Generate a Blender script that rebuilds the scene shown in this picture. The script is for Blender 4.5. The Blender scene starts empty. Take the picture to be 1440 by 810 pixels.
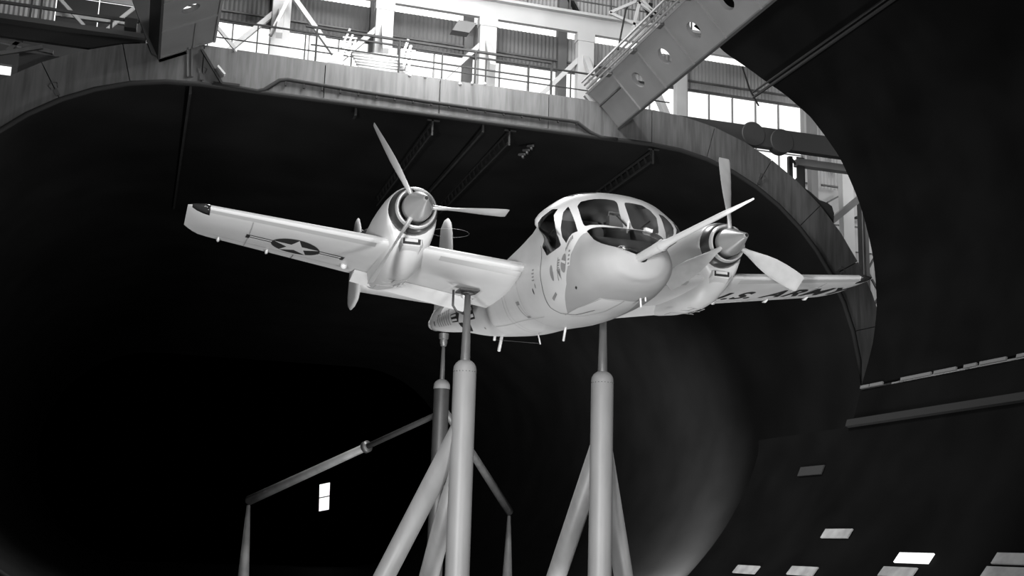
import bpy, bmesh, math, random
from mathutils import Vector, Matrix
from mathutils.geometry import delaunay_2d_cdt, tessellate_polygon
random.seed(7)
S = bpy.context.scene
C = S.collection
H0 = 5.0                      # camera eye height above the chamber floor
FPX = 1700.0
# rows: world X, Y, Z axes in camera coordinates (x right, y down, z forward)
MR = ((0.9543546, 0.08919467, 0.28504666), (-0.29723207, 0.18989827, 0.93573059), (0.02933231, -0.97774381, 0.2077418))
# ------------------------------------------------ camera
cam = bpy.data.objects.new('camera', bpy.data.cameras.new('camera')); C.objects.link(cam)
cam.data.lens = FPX/1440*36; cam.data.sensor_width = 36; cam.data.clip_end = 500; cam.data.clip_start = .05
cam.matrix_world = Matrix(((MR[0][0], -MR[0][1], -MR[0][2], 0), (MR[1][0], -MR[1][1], -MR[1][2], 0), (MR[2][0], -MR[2][1], -MR[2][2], H0), (0, 0, 0, 1)))
S.camera = cam
# ------------------------------------------------ sky, added lamps, exposure
w = bpy.data.worlds.new('overcast_sky'); S.world = w; w.use_nodes = True
bg = w.node_tree.nodes['Background']; bg.inputs[0].default_value = (1, 1, 1, 1); bg.inputs[1].default_value = 1.6
S.view_settings.view_transform = 'Standard'; S.view_settings.look = 'None'; S.view_settings.gamma = 1
S.view_settings.use_curve_mapping = False
S.view_settings.exposure = 0.0
def area_lamp(name, loc, target, size, power):
    l = bpy.data.lights.new(name, 'AREA'); l.shape = 'DISK'; l.size = size; l.energy = power
    o = bpy.data.objects.new(name, l); C.objects.link(o); o.location = loc
    o.rotation_euler = (Vector(target)-Vector(loc)).to_track_quat('-Z', 'Y').to_euler(); return o
def spot_lamp(name, loc, target, power, ang, blend, rad=.2):
    l = bpy.data.lights.new(name, 'SPOT'); l.energy = power; l.spot_size = math.radians(ang); l.spot_blend = blend; l.shadow_soft_size = rad
    o = bpy.data.objects.new(name, l); C.objects.link(o); o.location = loc
    o.rotation_euler = (Vector(target)-Vector(loc)).to_track_quat('-Z', 'Y').to_euler(); return o
spot_lamp('added_flood_spot', (-5, 1, 5.0), (6.8, 20, 9.6), 22000, 50, .5, 1.2)  # added unseen spot, brightens the airplane from front left
spot_lamp('added_flood_spot', (8, 1, 2.5), (7.8, 20, 9.3), 10000, 50, .5, 1.0)  # added unseen spot, brightens the underside from front right
spot_lamp('added_cone_glow', (15.4, 35.8, 3.66), (18.4, 42, 5.0), 13000, 110, 1.0, .1)  # added spot below the frame, makes the glow low in the cone
area_lamp('added_flange_light', (7.5, 28.2, 22.0), (7.0, 31.3, 16.5), 5.0, 3500)  # added above the frame to brighten the top centre of the flange
area_lamp('added_wall_light', (8, 31, 28.5), (10, 40, 22), 9.0, 1350)  # added above the frame to brighten the back wall
area_lamp('added_wall_light', (30, 33, 20), (26, 40, 16), 5.0, 800)  # added out of view to brighten the right part of the back wall
area_lamp('fill_lamp', (0, 6, 20), (5, 24, 14), 8.0, 1200)
area_lamp('added_cone_ceiling_light', (8, 23.5, .8), (9, 38, 14), 3.0, 1500)  # added below the frame to lift the cone ceiling and its rails

def ray(px, py):
    d = (px-720, py-405, FPX)
    v = [sum(MR[i][k]*d[k] for k in range(3)) for i in range(3)]
    return v[0]/v[1], v[2]/v[1]
def at(px, py, Y):
    a, b = ray(px, py); return Vector((a*Y, Y, b*Y+H0))

# ------------------------------------------------ materials (black and white place: neutral greys)
MATS = {}
def mat(name, v, rough=.5, metal=0.0, noise=0.0, nscale=3.0, stretch=(1, 1, 1), spec=.5, bump=0.0, dark=None):
    if name in MATS: return MATS[name]
    m = bpy.data.materials.new(name); m.use_nodes = True; nt = m.node_tree; N = nt.nodes; Lk = nt.links
    p = N['Principled BSDF']; p.inputs['Base Color'].default_value = (v, v, v, 1)
    p.inputs['Roughness'].default_value = rough; p.inputs['Metallic'].default_value = metal
    p.inputs['Specular IOR Level'].default_value = spec
    if noise or bump:
        tc = N.new('ShaderNodeTexCoord'); mp = N.new('ShaderNodeMapping'); mp.inputs['Scale'].default_value = stretch
        Lk.new(tc.outputs['Object'], mp.inputs[0])
        n = N.new('ShaderNodeTexNoise'); n.inputs['Scale'].default_value = nscale; n.inputs['Detail'].default_value = 5
        Lk.new(mp.outputs[0], n.inputs['Vector'])
    if noise:
        r = N.new('ShaderNodeValToRGB'); lo = v*(1-noise); hi = v*(1+noise*.6)
        r.color_ramp.elements[0].position = .3; r.color_ramp.elements[0].color = (lo, lo, lo, 1)
        r.color_ramp.elements[1].position = .65; r.color_ramp.elements[1].color = (hi, hi, hi, 1)
        Lk.new(n.outputs[0], r.inputs[0]); Lk.new(r.outputs[0], p.inputs['Base Color'])
    if bump:
        b = N.new('ShaderNodeBump'); b.inputs['Strength'].default_value = bump; b.inputs['Distance'].default_value = .02
        Lk.new(n.outputs[0], b.inputs['Height']); Lk.new(b.outputs[0], p.inputs['Normal'])
    MATS[name] = m; return m
def glass_mat(name, tint, refl=.12):
    m = bpy.data.materials.new(name); m.use_nodes = True; nt = m.node_tree; N = nt.nodes; Lk = nt.links
    for n in list(N):
        if n.type == 'BSDF_PRINCIPLED': N.remove(n)
    t = N.new('ShaderNodeBsdfTransparent'); t.inputs[0].default_value = (tint, tint, tint, 1)
    g = N.new('ShaderNodeBsdfGlossy'); g.inputs['Roughness'].default_value = .12
    f = N.new('ShaderNodeLayerWeight'); f.inputs[0].default_value = .25
    mx = N.new('ShaderNodeMath'); mx.operation = 'MULTIPLY_ADD'; mx.inputs[1].default_value = .5; mx.inputs[2].default_value = refl*.4
    Lk.new(f.outputs['Fresnel'], mx.inputs[0])
    s = N.new('ShaderNodeMixShader'); Lk.new(mx.outputs[0], s.inputs[0]); Lk.new(t.outputs[0], s.inputs[1]); Lk.new(g.outputs[0], s.inputs[2])
    Lk.new(s.outputs[0], N['Material Output'].inputs[0]); MATS[name] = m; return m
WHITE = mat('aircraft_white_paint', .50, .38, noise=.07, nscale=1.3, spec=.4)
RADOME = mat('radome_grey_paint', .27, .65, noise=.05, nscale=2, spec=.3)
BLACKP = mat('antiglare_black', .012, .5, spec=.25)
MARK = mat('marking_black', .02, .5, spec=.3)
MARKG = mat('marking_grey', .2, .5)
MARKW = mat('marking_white', .52, .45)
SEAM = mat('seam_line', .12, .6)
SEAML = mat('faint_seam_line', .28, .6)
SPIN = mat('spinner_metal', .33, .35, .35)
BLADE = mat('blade_paint', .42, .3, .15, noise=.08, nscale=6)
DARKM = mat('dark_metal', .05, .45, .3)
COWL = mat('cowl_ring_metal', .10, .3, .7, noise=.2, nscale=4)
BOOT = mat('deice_boot_grey', .34, .4)
STRUTL = mat('fairing_grey_paint', .20, .45, noise=.14, nscale=3, stretch=(1, 1, .3), spec=.35)
STRUTM = mat('steel_rod', .13, .4, .4, noise=.1, nscale=5)
STRUTD = mat('dark_fairing_paint', .035, .45, noise=.2, nscale=3)
FRAMEM = mat('balance_frame_paint', .09, .5, noise=.4, nscale=2)
RAILC = mat('ceiling_rail_steel', .028, .7, noise=.2, nscale=3, spec=.1)
PIPE = mat('pipe_grey_paint', .10, .5, noise=.3, nscale=3)
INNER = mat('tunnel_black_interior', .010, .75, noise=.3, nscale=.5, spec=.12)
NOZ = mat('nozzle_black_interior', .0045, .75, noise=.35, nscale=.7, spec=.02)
FLANGE = mat('flange_galvanised_steel', .07, .5, noise=.32, nscale=1.6, stretch=(5.5, 1, .5), spec=.25)
LEDGE = mat('ledge_steel', .022, .8, spec=.1)
GIRD = mat('girder_grey_paint', .17, .55, noise=.08, nscale=1.2, spec=.25)
GIRDD = mat('girder_dark_paint', .03, .6)
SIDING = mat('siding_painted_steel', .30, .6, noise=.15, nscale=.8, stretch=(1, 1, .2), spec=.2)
SIDINGD = mat('siding_dark_grey', .13, .6, noise=.2, nscale=.8, stretch=(1, 1, .2), spec=.2)  # darker siding grey for the lower left bays, posts and small parts
COLW = mat('column_white_paint', .38, .5, noise=.08, nscale=1)
RAIL = mat('rail_steel', .018, .7, 0, spec=.1)
RAILW = mat('rail_white_paint', .45, .5)
CONC = mat('concrete', .22, .85, noise=.2, nscale=.6)
PATCH = mat('vent_panel_pale', .30, .6, noise=.3, nscale=3)
PATCHW = mat('vent_panel_white', .75, .5)
PATCHD = mat('vent_panel_dark', .02, .6)
BRIGHT = mat('rail_pale_segment', .12, .5)
CABIN = mat('cockpit_interior', .2, .7)
SEATM = mat('seat_fabric', .20, .8)
GLASS = glass_mat('canopy_glass', .6, .32)
WGLASS = glass_mat('window_glass', .97, .03)
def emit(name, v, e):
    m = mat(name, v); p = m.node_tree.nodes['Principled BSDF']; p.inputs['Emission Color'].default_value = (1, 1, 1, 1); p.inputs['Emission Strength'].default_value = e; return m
GLOWHATCH = emit('glowing_hatch', .5, 1.1)  # brightness put in as emission on a closed panel, nothing shines behind it
LENS = mat('nav_light_dark', .02, .15)

# ------------------------------------------------ helpers
def link(name, bm, m, parent=None, smooth=False, kind=None, auto=None):
    me = bpy.data.meshes.new(name)
    bm.normal_update(); bm.to_mesh(me); bm.free()
    for mm in (m if isinstance(m, (list, tuple)) else [m]): me.materials.append(mm)
    if smooth:
        for p in me.polygons: p.use_smooth = True
        if auto:
            try: me.set_sharp_from_angle(angle=math.radians(auto))
            except Exception: pass
    o = bpy.data.objects.new(name, me); C.objects.link(o)
    if parent: o.parent = parent
    if kind: o['kind'] = kind
    return o
def empty(name, label, cat, loc=(0, 0, 0), group=None, kind=None):
    o = bpy.data.objects.new(name, None); C.objects.link(o); o.location = loc; o.empty_display_size = .3
    if label: o['label'] = label; o['category'] = cat
    if group: o['group'] = group
    if kind: o['kind'] = kind
    return o
def tag(o, label, cat, group=None, kind=None):
    o['label'] = label; o['category'] = cat
    if group: o['group'] = group
    if kind: o['kind'] = kind
    return o
def struct(o, label=None, cat=None):
    o['kind'] = 'structure'
    if label: o['label'] = label; o['category'] = cat or 'structure'
    return o
def box(bm, a, b):
    x0, y0, z0 = a; x1, y1, z1 = b
    v = [bm.verts.new(p) for p in ((x0, y0, z0), (x1, y0, z0), (x1, y1, z0), (x0, y1, z0), (x0, y0, z1), (x1, y0, z1), (x1, y1, z1), (x0, y1, z1))]
    for f in ((3, 2, 1, 0), (4, 5, 6, 7), (0, 1, 5, 4), (1, 2, 6, 5), (2, 3, 7, 6), (3, 0, 4, 7)): bm.faces.new([v[i] for i in f])
def bar(bm, p, q, w, h=None, up=(0, 0, 1)):
    """rectangular bar between two points"""
    p = Vector(p); q = Vector(q); h = h or w; d = (q-p).normalized(); u = Vector(up)
    if abs(d.dot(u)) > .95: u = Vector((0, 1, 0))
    s = d.cross(u).normalized(); u = s.cross(d).normalized(); s *= w/2; u *= h/2
    a = [bm.verts.new(p+x) for x in (-s-u, s-u, s+u, -s+u)]; b = [bm.verts.new(q+x) for x in (-s-u, s-u, s+u, -s+u)]
    bm.faces.new(a[::-1]); bm.faces.new(b)
    for i in range(4): bm.faces.new((a[i], a[(i+1) % 4], b[(i+1) % 4], b[i]))
def tube(bm, pts, rad, n=12, caps=True):
    """tube through points with one radius or a radius per point"""
    pts = [Vector(p) for p in pts]; R = rad if isinstance(rad, (list, tuple)) else [rad]*len(pts)
    rings = []; ref = None
    for i, p in enumerate(pts):
        d = (pts[min(i+1, len(pts)-1)]-pts[max(i-1, 0)]).normalized()
        if ref is None: ref = Vector((0, 0, 1)) if abs(d.z) < .9 else Vector((1, 0, 0))
        s = d.cross(ref).normalized(); u = s.cross(d).normalized()
        rings.append([bm.verts.new(p+(s*math.cos(2*math.pi*k/n)+u*math.sin(2*math.pi*k/n))*R[i]) for k in range(n)])
    for a, b in zip(rings, rings[1:]):
        for k in range(n): bm.faces.new((a[k], a[(k+1) % n], b[(k+1) % n], b[k]))
    if caps: bm.faces.new(rings[0][::-1]); bm.faces.new(rings[-1])
def lathe(bm, prof, origin=(0, 0, 0), axis='Y', n=32, close=False):
    """prof: list of (axial, radius)"""
    rings = []; o = Vector(origin)
    for a, r in prof:
        ring = []
        for k in range(n):
            c, s = math.cos(2*math.pi*k/n)*r, math.sin(2*math.pi*k/n)*r
            ring.append(bm.verts.new(o+(Vector((c, a, s)) if axis == 'Y' else Vector((c, s, a)))))
        rings.append(ring)
    prs = list(zip(rings, rings[1:]))
    if close: prs.append((rings[-1], rings[0]))
    for a, b in prs:
        for k in range(n): bm.faces.new((a[k], a[(k+1) % n], b[(k+1) % n], b[k]))
    return rings
def loft(bm, rings, caps=(True, True)):
    V = [[bm.verts.new(p) for p in r] for r in rings]; n = len(V[0])
    for a, b in zip(V, V[1:]):
        for k in range(n): bm.faces.new((a[k], a[(k+1) % n], b[(k+1) % n], b[k]))
    if caps[0]: bm.faces.new(V[0][::-1])
    if caps[1]: bm.faces.new(V[-1])
    return V
def prism(bm, poly, d):
    """extrude a 3D planar polygon by vector d"""
    d = Vector(d); a = [bm.verts.new(Vector(p)) for p in poly]; b = [bm.verts.new(Vector(p)+d) for p in poly]
    bm.faces.new(a[::-1]); bm.faces.new(b); n = len(a)
    for i in range(n): bm.faces.new((a[i], a[(i+1) % n], b[(i+1) % n], b[i]))
def fixn(bm): bmesh.ops.recalc_face_normals(bm, faces=bm.faces)
# ------------------------------------------------ fuselage surface

# y, zb, zt, W, zm, Ws, zs, Wc, zc   (half sections of the fuselage)
ST=[
(-2.62,-1.1,-1.06,0.02,-1.08,0.02,-1.07,0.01,-1.065),
(-2.608,-1.2,-0.98,0.14,-1.09,0.125,-1.035,0.085,-0.995),
(-2.58,-1.32,-0.88,0.28,-1.1,0.25,-0.99,0.17,-0.91),
(-2.46,-1.42,-0.74,0.49,-1.12,0.4367,-0.95,0.3196,-0.83),
(-2.28,-1.5,-0.62,0.635,-1.13,0.5821,-0.91,0.4445,-0.74),
(-2.08,-1.55,-0.5,0.725,-1.14,0.6739,-0.86,0.531,-0.66),
(-1.9,-1.59,-0.24,0.77,-1.14,0.735,-0.8,0.68,-0.5),
(-1.72,-1.62,0.02,0.81,-1.14,0.8,-0.74,0.84,-0.34),
(-1.52,-1.645,0.15,0.84,-1.14,0.84,-0.72,1.1,-0.34),
(-1.25,-1.67,0.23,0.87,-1.13,0.89,-0.7,1.24,-0.36),
(-0.95,-1.69,0.27,0.89,-1.12,0.91,-0.67,1.06,-0.36),
(-0.55,-1.71,0.28,0.9,-1.1,0.9,-0.64,0.97,-0.34),
(-0.15,-1.72,0.25,0.9,-1.07,0.88,-0.6,0.91,-0.31),
(0.25,-1.71,0.19,0.89,-1.03,0.86,-0.58,0.85,-0.32),
(0.75,-1.67,0.16,0.87,-0.98,0.83,-0.58,0.8,-0.34),
(1.4,-1.62,0.08,0.83,-0.93,0.78,-0.6,0.74,-0.34),
(2.3,-1.58,0,0.78,-0.87,0.72,-0.58,0.68,-0.36),
(3.6,-1.44,-0.1,0.68,-0.8,0.62,-0.52,0.54,-0.34),
(5.2,-1.22,-0.18,0.55,-0.7,0.49,-0.43,0.36,-0.27),
(7,-0.9,-0.1,0.42,-0.56,0.37,-0.33,0.27,-0.19),
(8.6,-0.68,-0.02,0.3,-0.43,0.26,-0.24,0.18,-0.11),
(9.7,-0.5,0.04,0.2,-0.3,0.17,-0.16,0.12,-0.06),
(10.1,-0.4,0,0.1,-0.24,0.09,-0.17,0.06,-0.1),
(10.2,-0.26,-0.22,0.02,-0.24,0.02,-0.235,0.01,-0.23)]
def cr(a,b,c,d,t):
    return .5*((2*b)+(-a+c)*t+(2*a-5*b+4*c-d)*t*t+(-a+3*b-3*c+d)*t*t*t)
def station(y):
    n=len(ST)
    y=min(max(y,ST[0][0]),ST[-1][0])
    i=0
    while i<n-2 and y>ST[i+1][0]: i+=1
    p1,p2=ST[i],ST[i+1]; h=p2[0]-p1[0]; t=(y-p1[0])/h
    p0=ST[i-1] if i>0 else None; p3=ST[i+2] if i+2<n else None
    out=[]
    for k in range(1,9):
        d=(p2[k]-p1[k])/h
        m1=d if p0 is None else .5*(d+(p1[k]-p0[k])/(p1[0]-p0[0]))
        m2=d if p3 is None else .5*(d+(p3[k]-p2[k])/(p3[0]-p2[0]))
        if p0 is not None and (p1[k]-p0[k])*d<=0: m1=0
        if p3 is not None and (p3[k]-p2[k])*d<=0: m2=0
        if p0 is None: m1=d*1.6
        t2=t*t;t3=t2*t
        out.append((2*t3-3*t2+1)*p1[k]+(t3-2*t2+t)*h*m1+(-2*t3+3*t2)*p2[k]+(t3-t2)*h*m2)
    return out
def half(y):
    zb,zt,W,zm,Ws,zs,Wc,zc=station(y)
    return [(0,zb),(.42*W,zb+.08*(zm-zb)),(.79*W,zb+.37*(zm-zb)),(W,zm),(Ws,zs),(Wc,zc),(.73*Wc,zc+.60*(zt-zc)),(.42*Wc,zc+.91*(zt-zc)),(0,zt)]
def surf(y,t):
    """t in [-1,1]: 0 bottom, +-1 top"""
    s=1 if t>=0 else -1; a=min(abs(t),1)*8; i=min(int(a),7); f=a-i
    P=half(y)
    def g(k):
        if k<0: return (-P[-k][0],P[-k][1])
        if k>8: return (-P[16-k][0],P[16-k][1])
        return P[k]
    A,B,C,D=g(i-1),g(i),g(i+1),g(i+2)
    return (s*cr(A[0],B[0],C[0],D[0],f),y,cr(A[1],B[1],C[1],D[1],f))
# ================================================ SETTING
bm = bmesh.new(); box(bm, (-26, -17, -.4), (36, 41, 0)); struct(link('floor', bm, CONC), 'concrete floor of the test chamber', 'floor')
# ---- exit cone (behind the airplane)
CX, RC, HL, YC = .2315*31, .218*31, .2065*31, 31.0      # centre x, end radius, half straight, mouth plane
CZ = .154*31+H0
def stadium(R, Y, n=24, cx=CX, hl=HL, cz=CZ):
    out = []
    for i in range(n+1): a = -math.pi/2+math.pi*i/n; out.append(Vector((cx+hl+R*math.cos(a), Y, cz+R*math.sin(a))))
    for i in range(1, 8): out.append(Vector((cx+hl-2*hl*i/8, Y, cz+R)))
    for i in range(n+1): a = math.pi/2+math.pi*i/n; out.append(Vector((cx-hl+R*math.cos(a), Y, cz+R*math.sin(a))))
    for i in range(1, 8): out.append(Vector((cx-hl+2*hl*i/8, Y, cz-R)))
    return out
cone = empty('exit_cone', 'huge dark oval mouth of the wind tunnel exit cone behind the airplane', 'wind tunnel', (CX, YC, 0), kind='structure')
def par(o, p):
    o.parent = p; o.matrix_parent_inverse = Matrix.Translation(-p.location); return o
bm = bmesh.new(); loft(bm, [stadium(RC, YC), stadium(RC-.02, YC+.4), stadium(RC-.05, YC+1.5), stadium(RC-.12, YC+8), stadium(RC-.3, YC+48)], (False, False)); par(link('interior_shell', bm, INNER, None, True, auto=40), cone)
# end wall with the small far window opening
wx0, wz0, YE = .144*79, .0205*79+H0, 79.0
P = [at(449.5, 681.5, YE), at(464, 678.5, YE), at(462.5, 716.5, YE), at(448.5, 719, YE)]
bm = bmesh.new(); o4 = [Vector((-9, YE, -6)), Vector((24, YE, -6)), Vector((24, YE, 22)), Vector((-9, YE, 22))]
vi = [bm.verts.new(P[k]) for k in (3, 2, 1, 0)]; vo = [bm.verts.new(q) for q in o4]
for k in range(4): bm.faces.new((vo[k], vo[(k+1) % 4], vi[(k+1) % 4], vi[k]))
r = bmesh.ops.solidify(bm, geom=bm.faces[:], thickness=.2); par(link('end_wall', bm, INNER), cone)
win = empty('window_1', 'tiny bright two-pane window deep inside the dark cone', 'window', P[0], kind='structure')
for k in range(2):
    a = k*.5+(.012 if k else 0); b = (k+1)*.5-(0 if k else .012)
    q = [P[0].lerp(P[3], a), P[1].lerp(P[2], a), P[1].lerp(P[2], b), P[0].lerp(P[3], b)]
    bm = bmesh.new(); prism(bm, q, (0, .03, 0)); par(link('pane', bm, WGLASS), win)
bm = bmesh.new(); bar(bm, P[0].lerp(P[3], .5), P[1].lerp(P[2], .5), .07, .07); par(link('glazing_bar', bm, DARKM), win)
# flange ring of separate plates
ri, ro = stadium(RC, YC, 24), stadium(RC+1.08, YC, 24)
N = len(ri)
for k in range(0, N, 2):
    if k+1 >= N: break
    idx = [k, (k+1) % N, (k+2) % N]; inn = [ri[i].copy() for i in idx]; out = [ro[i].copy() for i in idx]
    g = .012
    d0 = (inn[1]-inn[0]).normalized()*g; d1 = (inn[1]-inn[2]).normalized()*g
    inn[0] += d0; out[0] += d0; inn[2] += d1; out[2] += d1
    bm = bmesh.new(); poly = [inn[0], inn[1], inn[2], out[2], out[1], out[0]]
    prism(bm, poly, (0, .12, 0)); par(link('flange_plate', bm, FLANGE), cone)
bm = bmesh.new(); b0 = stadium(RC+.03, YC+.15, 24); b1 = stadium(RC+1.04, YC+.15, 24); v0 = [bm.verts.new(p) for p in b0]; v1 = [bm.verts.new(p) for p in b1]
for i in range(N): bm.faces.new((v0[i], v0[(i+1) % N], v1[(i+1) % N], v1[i]))
par(link('backing_ring', bm, LEDGE), cone)
bm = bmesh.new()
for a, b in ((RC+1.08, 0), ): loft(bm, [stadium(RC+1.0, YC+.02), stadium(RC+1.0, YC+1.4)], (False, False))
par(link('outer_shell', bm, GIRDD, None, True, auto=40), cone)
rim = stadium(RC, YC-.03, 24); bm = bmesh.new(); tube(bm, rim+[rim[0]], .07, 8, False); par(link('rim_bead', bm, LEDGE, None, True), cone)
for k in range(0, N, 4):   # small lifting lugs on the flange
    p = ri[k].lerp(ro[k], .30)+Vector((0, -.02, 0)); d = (ro[k]-ri[k]).normalized(); s = Vector((0, 1, 0)).cross(d)
    if abs(p.x-CX) < HL and p.z > CZ: continue
    bm = bmesh.new(); bar(bm, p-d*.20, p-d*.02, .11, .02, (0, 1, 0)); tube(bm, [p+d*.0+s*.08, p+d*.12+s*.12, p+d*.18, p+d*.12-s*.12, p+d*.0-s*.08], .012, 6); par(link('lifting_lug', bm, GIRDD), cone)
# conduit along the upper flange
pts = [at(x, y, YC-.07) for x, y in ((300, 117), (340, 124), (362, 128), (372, 126), (393, 113), (404, 112), (500, 128), (600, 143), (700, 157), (800, 170), (812, 172), (830, 186), (845, 193), (868, 196))]
bm = bmesh.new(); tube(bm, pts, .055, 8); par(link('conduit', bm, LEDGE, None, True), cone)
for i in range(17):
    p = at(402+25.5*i, 115.5+3.45*i, YC-.04)
    bm = bmesh.new(); box(bm, (p.x-.02, p.y-.06, p.z-.12), (p.x+.02, p.y, p.z)); par(link('conduit_clip', bm, LEDGE), cone)
# hinged triangular plate near the left girder
q = [at(x, y, YC-.05) for x, y in ((283, 68), (311, 118), (337, 119), (330, 108), (300, 70))]
bm = bmesh.new(); prism(bm, q, (0, .05, 0)); par(link('gusset_plate', bm, FLANGE), cone)
bm = bmesh.new(); bar(bm, at(284, 70, YC-.1), at(312, 117, YC-.1), .09, .06); bar(bm, at(312, 117, YC-.1), at(337, 120, YC-.1), .06, .06); par(link('gusset_edge', bm, LEDGE), cone)
bm = bmesh.new(); bar(bm, at(306, 94, YC-.1), at(316, 106, YC-.1), .22, .05); par(link('access_cover', bm, COLW), cone)
# inspection streak line / downspout
for px in (264, 270):
    bm = bmesh.new(); bar(bm, at(px, 66, YC-.02), at(px, 108, YC-.02), .05, .04); par(link('flange_rib', bm, FLANGE), cone)
# hanging rails on the cone ceiling
def ceil_rail(px, py, L_, truss):
    a, b = ray(px, py); Y = YC+.12; p = Vector((a*Y, Y, CZ+RC-.20)); bm = bmesh.new()
    if truss:
        for dz in (-.24, .08): bar(bm, p+Vector((0, 0, dz)), p+Vector((0, L_, dz)), .05, .05)
        k = 0
        while k*.45 < L_: bar(bm, p+Vector((0, k*.45, -.22)), p+Vector((0, k*.45+.2, .06)), .04, .04); k += 1
        bar(bm, p+Vector((-.15, 0, .1)), p+Vector((.2, 0, .1)), .05, .04); bar(bm, p+Vector((0, 0, -.34)), p+Vector((0, 0, .12)), .05, .05)
    else:
        bar(bm, p, p+Vector((0, L_, 0)), .07, .10); bar(bm, p+Vector((0, 0, -.06)), p+Vector((0, 0, .16)), .06, .06)
    par(link('ceiling_rail', bm, RAILC), cone)
for a in ((679, 183, 9, False), (716, 190, 8, True), (918, 218, 9, True), (608, 178, 8, True), (267, 135, 12, False), (500, 160, .3, False)): ceil_rail(*a)
bm = bmesh.new()
for i in range(6): p = at(735+3*i, 220-3.0*i, YC+1.0); bar(bm, p, p+Vector((.1*(-1)**i, .25, .05)), .06, .06)
par(link('ceiling_fixture', bm, PIPE), cone)

# ---- near right shell of the test chamber
NC = Vector((6.86, 0, 6.13+H0)); NR = 9.77
def npt(th, Y, r=NR): a = math.radians(th); return Vector((NC.x+r*math.cos(a), Y, NC.z+r*math.sin(a)))
EDGE = [(50, 27.3), (46.7, 27.12), (43.6, 27.04), (38.59, 26.55), (36, 26.29), (33.63, 25.98), (28.19, 25.43), (21.08, 24.99), (13.1, 24.74), (5.57, 24.60), (-1.62, 24.57), (-6.63, 24.68), (-12.61, 24.95), (-18.87, 25.0)]
EDGE2 = [(-18.87, 29.5), (-20.88, 29.28), (-25.72, 29.16), (-35.2, 29.17), (-43.85, 29.3), (-62, 29.3)]
def eint(E_, th):
    for (a, y0), (b, y1) in zip(E_, E_[1:]):
        if b <= th <= a: return y0+(y1-y0)*(a-th)/(a-b)
    return E_[0][1] if th > E_[0][0] else E_[-1][1]
noz = empty('side_shell', 'black curved metal wall of the tunnel at the right, with pale rectangular hatches low down', 'wind tunnel', NC, kind='structure')
def shell(name, th0, th1, E_, m=NOZ, ycut=-6, r=NR):
    n = max(2, int(abs(th1-th0)/1.2)); bm = bmesh.new(); rows = []
    for i in range(n+1):
        th = th0+(th1-th0)*i/n; ye = eint(E_, th); rows.append([npt(th, ye+(ycut-ye)*(j/10), r) for j in range(11)])
    V = [[bm.verts.new(p) for p in row] for row in rows]; W_ = [[bm.verts.new(NC+(p-Vector((NC.x, 0, NC.z)))*1.0+Vector((0, 0, 0))) for p in row] for row in rows]
    for v, p in zip([v for row in W_ for v in row], [p for row in rows for p in row]):
        d = Vector((p.x-NC.x, 0, p.z-NC.z)).normalized()*.12; v.co = p+d
    for a, b in zip(V, V[1:]):
        for j in range(10): bm.faces.new((a[j], a[j+1], b[j+1], b[j]))
    for a, b in zip(W_, W_[1:]):
        for j in range(10): bm.faces.new((a[j+1], a[j], b[j], b[j+1]))
    for a, b in zip(range(n), range(1, n+1)): bm.faces.new((V[a][0], V[b][0], W_[b][0], W_[a][0])); bm.faces.new((V[b][-1], V[a][-1], W_[a][-1], W_[b][-1]))
    for j in range(10): bm.faces.new((V[0][j+1], V[0][j], W_[0][j], W_[0][j+1])); bm.faces.new((V[-1][j], V[-1][j+1], W_[-1][j+1], W_[-1][j]))
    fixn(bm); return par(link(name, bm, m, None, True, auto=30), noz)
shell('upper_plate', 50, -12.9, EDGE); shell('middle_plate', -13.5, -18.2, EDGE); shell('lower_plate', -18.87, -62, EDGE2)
shell('plate_ledge', -18.0, -19.0, [(-18, 25.1), (-19, 25.1)], LEDGE, r=NR-.10)
for a, b in ((24.9, 24.55), (24.5, 24.0), (23.3, 22.2), (22.1, 21.35), (21.1, 20.7), (20.6, 19.8), (19.5, 17.5), (17.3, 14)):
    bm = bmesh.new(); box(bm, (-.02, 0, -.035), (.02, a-b, .035)); o = link('joint_rail', bm, BRIGHT); p = npt(-13.2, b, NR-.04); o.location = p; o.rotation_euler = (0, math.radians(13.2), 0); par(o, noz)
# rail sticking out past the upper edge
bm = bmesh.new(); p = npt(35.4, 26.75, NR-.30); q = npt(35.4, 10, NR-.30); d = Vector((.13, 0, .11))
bar(bm, p, q, .05, .05); bar(bm, p+d*1.6, q+d*1.6, .05, .05); bar(bm, p+d*.8-Vector((.08, 0, -.08)), q+d*.8-Vector((.08, 0, -.08)), .03, .22, (1, 0, 1))
par(link('shell_rail', bm, LEDGE), noz)
HA = [(-39.2, 20.36, GLOWHATCH), (-35.7, 23.61, PATCH), (-25.3, 26.1, PATCHD), (-41.3, 20.57, PATCH), (-41.9, 23.96, PATCH), (-42.2, 26.45, PATCH), (-38.9, 17.55, PATCH), (-40.7, 17.6, PATCH)]
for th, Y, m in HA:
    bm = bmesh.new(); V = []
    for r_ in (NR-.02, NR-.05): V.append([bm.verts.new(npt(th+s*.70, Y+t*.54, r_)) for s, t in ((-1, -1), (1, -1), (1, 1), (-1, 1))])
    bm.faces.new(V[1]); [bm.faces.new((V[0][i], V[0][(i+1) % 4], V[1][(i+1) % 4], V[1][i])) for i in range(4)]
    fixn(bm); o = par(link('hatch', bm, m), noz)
    if m is GLOWHATCH: o['label'] = 'brightest white hatch in the black shell, its glow added by emission'
    if m is PATCHD: o['label'] = 'dark barely visible hatch, highest of all'

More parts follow.
